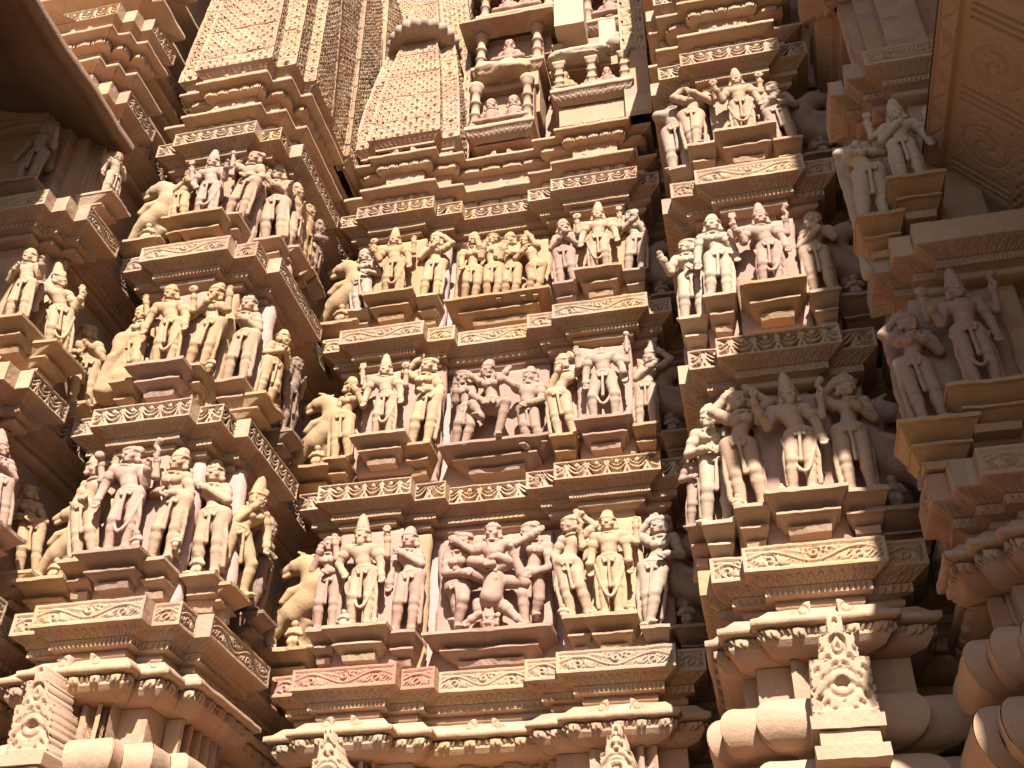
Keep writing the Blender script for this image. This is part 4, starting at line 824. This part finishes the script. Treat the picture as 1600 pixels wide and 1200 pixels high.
spire('larger pale lattice spire rising behind the smaller one, top centre-left', BP, 10.75, [.5, .6, .6, .7, .7, .8], .08, seed=25, curve=.03)
t = thing('upper_tower_wall', 'plain stone body behind the spires and niches at the top', 'temple wall', (-2, 8.2, 8.3))
WP = [(-6.5, 6.6), (-4.7, 6.6), (-4.7, 7.7), (-3.4, 7.7), (-3.4, 8.6), (-2.3, 8.6), (-2.3, 7.75), (-.2, 7.75), (-.2, 6.2), (3, 6.2), (3, 5.6), (6, 5.6)]
sweep_part(t, 'wall', WP, [(0, 7.4), (0, 9)], None, 'wall', du=.1, jit=.01); sweep_part(t, 'wall', WP, [(0, 9), (0, 16)], None, 'wall', du=.1, jit=.01, seg=(6, 11)); sweep_part(t, 'lattice', WP, [(-.03, 8.6), (.3, 13.2)], h_lattice(.13, 4.6, 9), 'tower', du=.011, dv=.011, seg=(0, 6), blen=.5); sweep_part(t, 'wall', WP, [(.1, 8.6), (.4, 13.2)], None, 'wall', du=.2, jit=0, seg=(0, 6))
# ------------------------------------------------------------------ pillared niches in the upper middle
def boxm(parent, nm, x0, x1, y0, y1, z0, z1, mat, seed=0, jit=.004, blk=None):
    """box with subdivided, slightly uneven faces"""
    st = .04; VV, FF, b = [], [], 0
    def face(o, a, c):
        nonlocal b
        o, a, c = map(lambda q: np.array(q, float), (o, a, c)); nu, nv = max(2, int(np.linalg.norm(a)/st)+1), max(2, int(np.linalg.norm(c)/st)+1)
        u, v = np.meshgrid(np.linspace(0, 1, nu), np.linspace(0, 1, nv), indexing='ij'); VV.append((o+u[..., None]*a+v[..., None]*c).reshape(-1, 3)); ii = np.arange(nu*nv).reshape(nu, nv)+b
        FF.append(np.stack([ii[:-1, :-1], ii[1:, :-1], ii[1:, 1:], ii[:-1, 1:]], -1).reshape(-1, 4)); b += nu*nv
    X, Y, Z = x1-x0, y1-y0, z1-z0
    face((x0, y0, z0), (X, 0, 0), (0, 0, Z)); face((x1, y0, z0), (0, Y, 0), (0, 0, Z)); face((x1, y1, z0), (-X, 0, 0), (0, 0, Z)); face((x0, y1, z0), (0, -Y, 0), (0, 0, Z))
    face((x0, y0, z1), (X, 0, 0), (0, Y, 0)); face((x0, y1, z0), (X, 0, 0), (0, -Y, 0))
    V = np.concatenate(VV); V = V+np.stack([vnoise(V, 12, seed+i) for i in range(3)], 1)*jit
    return link_mesh(nm, V, np.concatenate(FF), mat, parent, False, np.full(len(V), hsh(seed, 3, 5) if blk is None else blk))
def lathe(parent, nm, c, prof, mat, n=20, sq=False):
    a = np.linspace(0, 2*math.pi, n, endpoint=False); r = np.array([p[0] for p in prof]); z = np.array([p[1] for p in prof]); k = np.ones(n) if not sq else 1/np.maximum(np.abs(np.cos(a)), np.abs(np.sin(a)))*.85
    V = np.stack([c[0]+np.outer(np.cos(a)*k, r), c[1]+np.outer(np.sin(a)*k, r), np.repeat((c[2]+z)[None], n, 0)], -1); V[..., :] += (vnoise(V, 15, 3)*.004)[..., None]
    ii = np.arange(n*len(r)).reshape(n, len(r)); jj = np.roll(ii, -1, 0)
    return link_mesh(nm, V.reshape(-1, 3), np.stack([ii[:, :-1], jj[:, :-1], jj[:, 1:], ii[:, 1:]], -1).reshape(-1, 4), mat, parent, True, np.full(V.size//3, .1))
def pillar(parent, x, y, z, h, r=.05, mat='cream'):
    pr = [(r*.2, 0), (r*1.5, 0), (r*1.5, h*.07), (r*1.15, h*.09), (r, h*.12), (r, h*.30), (r*1.25, h*.31), (r*1.25, h*.34), (r*.92, h*.36), (r*.92, h*.56), (r*1.25, h*.57), (r*1.25, h*.60), (r*.9, h*.62), (r*.9, h*.82), (r*1.3, h*.84), (r*1.1, h*.88), (r*1.6, h*.93), (r*1.6, h), (r*.2, h)]
    return lathe(parent, 'pillar', (x, y, z), pr, mat, 16, h < .6)
def seated(label, x, y, z, h, mat='pink', two=False, face=0.):
    t = thing('seated_figure', label, 'seated statue', (x, y, z), 'seated figures in the upper niches'); S = SDF(); k = h/.62
    for ox in ((-.13, .15) if two else (0,)):
        s_ = .85 if two else 1.; P = lambda a, b, c: np.array([ox+a*s_, b*s_, c*s_])
        S.ell(P(0, 0, .09), (.12*s_, .1*s_, .08*s_)).cap(P(0, 0, .1), P(0, -.01, .34), .07*s_, .09*s_, .03).cap(P(-.1, 0, .37), P(.1, 0, .37), .045*s_, None, .02).cap(P(0, 0, .4), P(0, -.02, .48), .03*s_, None, .01)
        for q in (-1, 1):
            S.chain([P(q*.06, -.02, .08), P(q*.19, -.12, .09), P(q*.02, -.17, .05)], [.065*s_, .05*s_, .035*s_], .015); S.chain([P(q*.12, 0, .36), P(q*.17, -.02, .22), P(q*.10, -.13, .17)], [.036*s_, .03*s_, .024*s_], .01)
        h0 = len(S.p); head(S, P(0, -.02, .53), 'tier', face); S.ring(P(0, -.02, .43), .055, .05, .01)
    emit(S, t, 'figure', x, y, z, k, mat, 0, 0, .010, int(abs(x)*100)); return t
def shrine(label, x0, x1, yf, z0, z1, figs, npil=2, dp=.45, mat='cream', seed=0, canopy=True, left=True):
    t = thing('pillared_niche', label, 'niche', ((x0+x1)/2, yf, z0), 'pillared niches of the upper storey'); P = [(x0, yf+dp), (x0, yf), (x1, yf), (x1, yf+dp)]
    sweep_part(t, 'sill', P, [(.10, z0-.17), (.03, z0-.12), (0, z0-.055)], h_leaf(.06, .009), 'wall', du=.01, dv=.012, seed=seed)
    sweep_part(t, 'sill', P, [(0, z0-.055), (-.01, z0-.05), (-.01, z0), (.5, z0+.002)], None, 'frieze', du=.03, seed=seed)
    boxm(t, 'niche_base', x0+.06, x1-.06, yf+.12, yf+dp, max(8.56, z0-.75), z0-.10, 'wall', seed+7)
    boxm(t, 'niche_wall', x0-.02, x1+.02, yf+.16, yf+dp+.1, z1, z1+.22, 'wall', seed+8)
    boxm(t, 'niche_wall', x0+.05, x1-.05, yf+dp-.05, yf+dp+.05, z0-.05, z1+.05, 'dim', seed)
    boxm(t, 'niche_wall', x0+.02, x0+.08, yf+.12, yf+dp, z0-.02, z1, 'wall', seed+1); boxm(t, 'niche_wall', x1-.08, x1-.02, yf+.12, yf+dp, z0-.02, z1, 'wall', seed+2)
    for i in range(npil): pillar(t, x0+.08+(x1-x0-.16)*i/max(1, npil-1), yf+.07, z0, z1-z0, .05, mat)
    if canopy:
        sweep_part(t, 'canopy', P, [(.10, z1-.02), (.04, z1), (-.10, z1+.02), (-.14, z1+.015), (-.14, z1+.055), (-.08, z1+.09), (0, z1+.14), (.5, z1+.15)], None, 'frieze', du=.03, jit=.007, seed=seed+3)
    for i, (lab, fx, two) in enumerate(figs): seated(lab, x0+(x1-x0)*fx, yf+.10, z0+.01, min(.5, (z1-z0)*.72), 'pink' if i % 2 == 0 else 'ochre', two)
    return t
shrine('dark arched niche with a broken roof and round column, lower left of the upper niches', -2.22, -1.50, 7.10, 8.74, 9.46, [('pair of worn seated figures in the dark arched niche', .5, True)], seed=1, canopy=False)
shrine('wide pillared niche with a seated group, lower right of the upper niches', -1.30, -.46, 7.02, 9.0, 9.46, [('seated group in the wide lower right niche', .58, True), ('small single seated figure at the left of the wide lower right niche', .16, False)], 3, seed=2, canopy=False)
shrine('pillared niche under a deep canopy, second storey of the upper niches', -2.22, -1.42, 7.22, 9.86, 10.5, [('single seated figure between two pillars under the deep canopy', .5, False)], seed=3)
shrine('shallow side niche beside the deep canopy, with one small figure', -1.36, -.80, 7.34, 9.72, 10.2, [('small seated figure in the shallow side niche', .3, False)], 1, seed=4, canopy=False)
shrine('topmost niche cut by the upper photo edge, crowded with pale figures', -2.22, -1.30, 7.30, 10.92, 11.6, [('pale pair of seated figures at the top edge of the photo', .5, True)], seed=5)
shrine('narrow bright niche near the top right of the upper niches', -1.02, -.35, 7.40, 10.6, 11.4, [('small seated figure in the narrow bright top right niche', .5, False)], seed=6)
def rock(label, c, r, seed, mat='pale', name='broken_stone', sx=1, sz=1):
    t = thing(name, label, 'broken stone', c, 'broken ledges between the upper niches'); a = np.linspace(0, 2*math.pi, 28, endpoint=False); p = np.linspace(0, math.pi, 16); A, Pq = np.meshgrid(a, p, indexing='ij')
    D = np.stack([np.sin(Pq)*np.cos(A), np.sin(Pq)*np.sin(A), np.cos(Pq)], -1); D = D/np.max(np.abs(D)**1., -1, keepdims=True)**.55; k = 1+.22*vnoise(D*1.3+seed, 2, seed)+.10*vnoise(D+seed, 6, seed)
    V = D*k[..., None]*np.array([r*sx, r*.9, r*sz])+np.array(c); n, m = A.shape; ii = np.arange(n*m).reshape(n, m); jj = np.roll(ii, -1, 0)
    link_mesh('stone', V.reshape(-1, 3), np.stack([ii[:, :-1], jj[:, :-1], jj[:, 1:], ii[:, 1:]], -1).reshape(-1, 4)[:, ::-1], mat, t, False, np.full(V.size//3, .1))
rock('yellow broken lump hanging over the dark arched niche', (-1.86, 7.2, 9.66), .17, 3, 'yellow', sx=1.7, sz=.6)
rock('white sunlit broken slab above the wide niche', (-1.0, 7.12, 9.58), .15, 8, 'pale', sx=2.2, sz=.5)
rock('grey jagged stone at the right of the upper niches', (-.50, 7.2, 9.75), .14, 12, 'grey', sx=1.5, sz=.8)
t = thing('carved_pier', 'pale pier with a diamond-shaped lattice motif at the right of the upper niches', 'carved pier', (-.38, 7.1, 9.2))
PP = [(-.56, 7.5), (-.56, 7.06), (-.30, 7.06), (-.30, 7.5)]
sweep_part(t, 'pier_face', PP, [(0, 9.45), (0, 10.4)], h_lattice(.25, .95, 4), 'tower', du=.009, dv=.009, seed=4); sweep_part(t, 'pier_face', PP, [(.0, 8.45), (0, 9.45)], None, 'frieze', du=.03, seed=8)
t = thing('carved_pier', 'narrow lattice strip at the left edge of the upper niches', 'carved pier', (-2.3, 7.2, 9.5))
PP = [(-2.42, 7.9), (-2.42, 7.4), (-2.26, 7.4), (-2.26, 7.9)]; sweep_part(t, 'pier_face', PP, [(0, 8.6), (0.1, 11.6)], h_lattice(.12, 3., 6), 'tower', du=.009, dv=.009, seed=4)
# stepped bright blocks, upper right of the niches
for i, (x0, x1, yf, z0, z1) in enumerate(((-1.28, -.95, 7.15, 10.25, 10.75), (-.80, -.62, 7.25, 9.75, 10.35))):
    t = thing('stone_block', ['large bright plain block beside the topmost niche', 'narrow bright upright block left of the diamond pier'][i], 'stone block', (x0, yf, z0), 'plain blocks among the upper niches'); boxm(t, 'block', x0, x1, yf, yf+.5, z0, z1, 'pale', i)
# ------------------------------------------------------------------ eave at the left, balcony back at the right
t = thing('eave_slab', 'huge dark sloping eave slab filling the upper left corner', 'eave', (-4.63, 4.3, 7.0))
ey = np.linspace(1.0, 5.35, 160); pr = [(-4.66, 7.10), (-4.62, 7.095), (-4.62, 7.0), (-4.70, 6.985), (-4.71, 7.01), (-4.78, 7.03), (-4.80, 7.05), (-5.2, 7.16), (-5.22, 7.22), (-7.5, 7.6)]
V = []; 
for y in ey:
    for j, (x, z) in enumerate(pr): V.append((x+.008*math.sin(y*7)+(.010*((y*16) % 1 > .5) if j in (4, 5) else 0), y, z+.004*math.sin(y*23)))
ii = np.arange(len(V)).reshape(len(ey), -1); link_mesh('soffit', V, np.stack([ii[:-1, :-1], ii[1:, :-1], ii[1:, 1:], ii[:-1, 1:]], -1).reshape(-1, 4), 'shade_stone', t, False)
boxm(t, 'slab_end', -7.5, -4.64, 5.33, 5.38, 7.02, 7.12, 'wall', 4)
V = [(-4.65, 1, 7.10), (-4.65, 5.37, 7.10), (-7.5, 5.37, 7.75), (-7.5, 1, 7.75)]; link_mesh('top_face', V, [(0, 1, 2, 3)], 'wall', t)
V = [(-4.65, 5.36, 7.10), (-7.5, 5.36, 7.75), (-7.5, 5.36, 7.60), (-5.2, 5.36, 7.2), (-4.65, 5.36, 7.0)]; link_mesh('end_face', V, [(0, 1, 2, 3, 4)], 'wall', t)
t = thing('sky_blocker', 'unseen mass added at the left to keep sky light off the eave', 'porch', (-6.5, 3, -1.6)); boxm(t, 'unseen_mass', -9, -5.75, .5, 4.4, -1.6, 7.3, 'shade_stone', 31)  # added out of view to block sky light from the left
t = thing('balcony_back', 'carved outward-sloping balcony back with medallions, upper right corner', 'balcony', (1.46, 4, 5.25))
def hb(u, w_):                                                     # u along the balcony, w_ down the slope (m)
    lam = .56; x = (u % lam)/lam; g = np.zeros_like(u)
    for c in (.06, .14, .22): g = g-.022*np.exp(-((x-c)/.014)**2)*((w_ > .19) & (w_ < .62))
    dx, dy = (x-.62)*lam, (w_-.41); r = np.hypot(dx/.13, dy/.165)
    g = g-.010*np.exp(-((r-1)/.05)**2)-.007*np.exp(-((r-.86)/.03)**2)
    th = np.arctan2(dy, dx); g = np.where(r < .78, g-.010*np.clip(np.cos(th*2+r*9)*3-1.2, 0, 1)-.008*np.clip(np.sin(dx*90+dy*40)*3-2, 0, 1), g)
    sc_ = np.exp(-((np.hypot(((u/.28) % 1-.5)*.28, w_-.075-.02*np.sin(u*22))-.035)/.006)**2)+np.exp(-((np.hypot(((u/.28) % 1-.5)*.28, w_-.075-.02*np.sin(u*22))-.016)/.005)**2)+np.exp(-((w_-.075-.045*np.sin(u*22.4))/.006)**2)
    g = np.where((w_ < .14), .028-.010*np.clip(sc_, 0, 1)*((w_ > .02) & (w_ < .125)), g); g = g-.012*np.exp(-((w_-.02)/.005)**2)
    bt = np.clip(np.sin(u*60)*np.sin(w_*120)*3-.4, 0, 1); g = np.where(w_ > .65, .006-.012*bt, g); corner = (r > 1.1) & (x > .3) & (w_ > .2) & (w_ < .62)
    return np.where(corner, g-.006*np.clip(np.sin(u*75)*np.cos(w_*66)*4-2, 0, 1), g)
u = np.arange(0, 3.0, .007); q = np.arange(0, .751, .007); U, Q = np.meshgrid(u, q, indexing='ij'); H = hb(U, Q)
e = np.array([.585, -.81]); nrm = np.array([-.81, -.585]); V = np.stack([1.46+e[0]*Q+nrm[0]*H, 5.12-U, 5.25+e[1]*Q+nrm[1]*H], -1)
ii = np.arange(U.size).reshape(U.shape); link_mesh('sloping_back', V.reshape(-1, 3), np.stack([ii[:-1, :-1], ii[:-1, 1:], ii[1:, 1:], ii[1:, :-1]], -1).reshape(-1, 4), 'balcony', t)
V = []; 
for y in (5.12, 2.12): V += [(1.437, y, 5.27), (1.55, y, 5.34), (2.05, y, 4.72), (1.90, y, 4.64)]
link_mesh('inner_face', V, [(0, 1, 5, 4), (1, 2, 6, 5), (2, 3, 7, 6), (0, 1, 2, 3), (4, 5, 6, 7)], 'wall', t)
boxm(t, 'seat_slab', 1.88, 4, 2.2, 5.2, 4.50, 4.62, 'wall', 3); boxm(t, 'base_wall', 2.02, 4, 2.6, 5.2, .5, 4.50, 'wall', 6)
t = thing('porch_pillar', 'shaded porch pillar standing on the balcony', 'pillar', (2.3, 4.6, 4.6)); boxm(t, 'shaft', 2.15, 2.45, 4.5, 4.8, 4.6, 6.9, 'wall', 5); boxm(t, 'bracket', 1.95, 2.65, 4.4, 4.9, 6.7, 6.9, 'wall', 8)
t = thing('porch_roof', 'dark porch roof over the balcony at the right', 'roof', (2, 4, 7.0)); boxm(t, 'roof_slab', 1.95, 5, 2.3, 5.1, 6.95, 7.15, 'wall', 9)
t = thing('porch_front', 'projecting entrance porch that shades the right side of the wall', 'porch', (3, 1.4, -1.6)); boxm(t, 'unseen_mass', 2.03, 4, .9, 1.9, -1.6, 12, 'wall', 19); boxm(t, 'eave_slab', 1.18, 4.3, 1.5, 2.0, 7.7, 8.1, 'wall', 21)
# ------------------------------------------------------------------ carved pediments on the rolls and cornice crests
def pediment(label, px, py0, py1, Y, wpx, th=.12, mat='grey', cut=0):
    A, B = atY(px[0], py0, Y), atY(px[1], py1, Y); H = B[2]-A[2]; W_ = wpx; nz, nx = int(H/.0075), int(W_/.0075); u, v = np.meshgrid(np.linspace(-1, 1, nx), np.linspace(0, 1, nz), indexing='ij')
    tier = np.floor(v*4.); wid = np.select([v < .30, v < .56, v < .66, v < .82], [1., .94, .62, .55+.25*np.abs(np.sin(v*40))*0], .24)
    wid = wid*(1-.08*(np.abs((v*12) % 1-.5) < .12)); x = u*W_/2*wid; z = v*H; fv = (v*4) % 1
    r = np.hypot(x/.075, (z-.33*H)/.075); g = -.016*np.exp(-((r-1)/.12)**2)+np.where(r < .45, -.035, 0)
    r2 = np.hypot(x/.13, (z-.02)/.16); g += -.018*np.exp(-((r2-1)/.08)**2); g += -.02*(np.sin(np.abs(x)*75+z*22)*np.cos(z*68+np.abs(x)*20) > .42)*(r > 1.2)*(np.abs(u) < .93)*(v > .07)
    r3 = np.hypot(x/.035, (z-.70*H)/.05); g += -.02*np.exp(-((r3-1)/.2)**2); g += .015*(v < .07)
    X = A[0]+x+(B[0]-A[0])*v; F0 = np.stack([X, Y-th-g, A[2]+z], -1).reshape(-1, 3); Bk = np.stack([X, np.full_like(X, Y+.15), A[2]+z], -1).reshape(-1, 3); N = nx*nz; ii = np.arange(N).reshape(nx, nz)
    F = [np.stack([ii[:-1, :-1], ii[1:, :-1], ii[1:, 1:], ii[:-1, 1:]], -1).reshape(-1, 4)]
    for e_ in (ii[0, ::-1], ii[:, 0], ii[-1], ii[::-1, -1]): F.append(np.stack([e_[:-1], e_[:-1]+N, e_[1:]+N, e_[1:]], -1))
    t = thing('carved_pediment', label, 'carved pediment', A, 'openwork pediments on the lowest mouldings'); link_mesh('openwork', np.concatenate([F0, Bk]), np.concatenate(F), mat, t)
    boxm(t, 'base_slab', A[0]-W_*.55, A[0]+W_*.55, Y-th-.05, Y+.15, A[2]-.07, A[2]-.005, mat, 3); boxm(t, 'base_slab', A[0]-W_*.45, A[0]+W_*.45, Y-th-.03, Y+.15, A[2]-.15, A[2]-.075, mat, 5); boxm(t, 'base_slab', A[0]-W_*.55, A[0]+W_*.55, Y-th-.06, Y+.15, A[2]-.22, A[2]-.155, mat, 7)
    return t
pediment('weathered openwork pediment in front of the big rolls of the right bay', (1322, 1302), 1132, 976, 5.62, .32, mat='cream')
pediment('pinkish openwork pediment at the lower left corner, on the rolls of the left bay', (58, 82), 1190, 1052, 5.55, .27, mat='cream')
pediment('small openwork pediment at the bottom below the red frieze', (520, 522), 1250, 1150, 6.98, .23, mat='cream')
pediment('small openwork pediment at the bottom, right of centre', (968, 966), 1240, 1140, 7.02, .22, mat='cream')
def crest(parent, x, yf, z, w_, h, seed=0, flip=1, mat='frieze', side=False):
    """volute crest standing on the lip of a cornice"""
    n = 40; q = np.linspace(0, 1, n); top = h*(np.clip(1-q, 0, 1)**1.5*.9+.12*(1-q)+.18*np.abs(np.sin(q*9))*(1-q)); u, v = np.meshgrid(q, np.linspace(0, 1, 12), indexing='ij')
    X = u*w_*flip; Z = v*top[:, None]; r = np.hypot(X*flip-.045, Z-.035); g = -.012*np.exp(-((r-.028)/.006)**2); Yd = -g+vnoise(np.stack([X, Z, 0*X], -1), 20, seed)*.004
    a, b = (X+x, Yd+yf), (X+x, 0*X+yf+.06)
    if side: a, b = (yf-Yd, X+x), (yf-.06+0*X, X+x)
    V = np.concatenate([np.stack([a[0], a[1], Z+z], -1).reshape(-1, 3), np.stack([b[0], b[1], Z+z], -1).reshape(-1, 3)]); N = u.size; ii = np.arange(N).reshape(u.shape)
    F = [np.stack([ii[:-1, :-1], ii[1:, :-1], ii[1:, 1:], ii[:-1, 1:]], -1).reshape(-1, 4)]
    for e_ in (ii[0, ::-1], ii[:, 0], ii[-1], ii[::-1, -1]): F.append(np.stack([e_[:-1], e_[:-1]+N, e_[1:]+N, e_[1:]], -1))
    link_mesh('crest_ornament', V, np.concatenate(F), mat, parent, False, np.full(len(V), hsh(seed, 2, 2)))
sd_ = 0
for bay, segs in (('left_bay', [(-4.45, -3.67, 5.61), (-3.67, -3.48, 5.73)]), ('central_bay', [(-3.23, -2.45, 6.96), (-2.2, -1.55, 7.19), (-1.31, -.49, 6.99)]), ('right_bay', [(.02, .81, 5.70)]), ('left_wing', [(-5.6, -4.83, 4.86)]), ('right_wing', [(1.2, 1.95, 4.87)])):
    zt = BAYS[bay][2]
    for z, o in ((2.508, .025), (zt+.408, .03), (zt+.905, .06)):
        for x0, x1, yf in segs:
            w_ = x1-x0; sd_ += 3; rr_ = hsh(sd_, 1, 1)
            if w_ < .3: crest(BAY[bay], x0+.02, yf+o, z, .12, .05, sd_); continue
            if rr_ > .15: crest(BAY[bay], x0+w_*.42, yf+o, z, .20, .085, sd_, -1)
            if rr_ < .85: crest(BAY[bay], x0+w_*.60, yf+o, z, .18, .085, sd_+1, 1)
n = 60; xx = np.linspace(-150, 150, n); X, Y = np.meshgrid(xx, xx, indexing='ij'); V = np.stack([X, Y, np.full_like(X, -1.6)], -1).reshape(-1, 3); ii = np.arange(n*n).reshape(n, n)
o = link_mesh('ground', V, np.stack([ii[:-1, :-1], ii[1:, :-1], ii[1:, 1:], ii[:-1, 1:]], -1).reshape(-1, 4), 'earth'); o['kind'] = 'structure'
[o_.__setitem__('label', o_['label'].replace('the left bay left bay','left bay')) for o_ in bpy.data.objects if 'label' in o_]
print('done', len(bpy.data.objects))
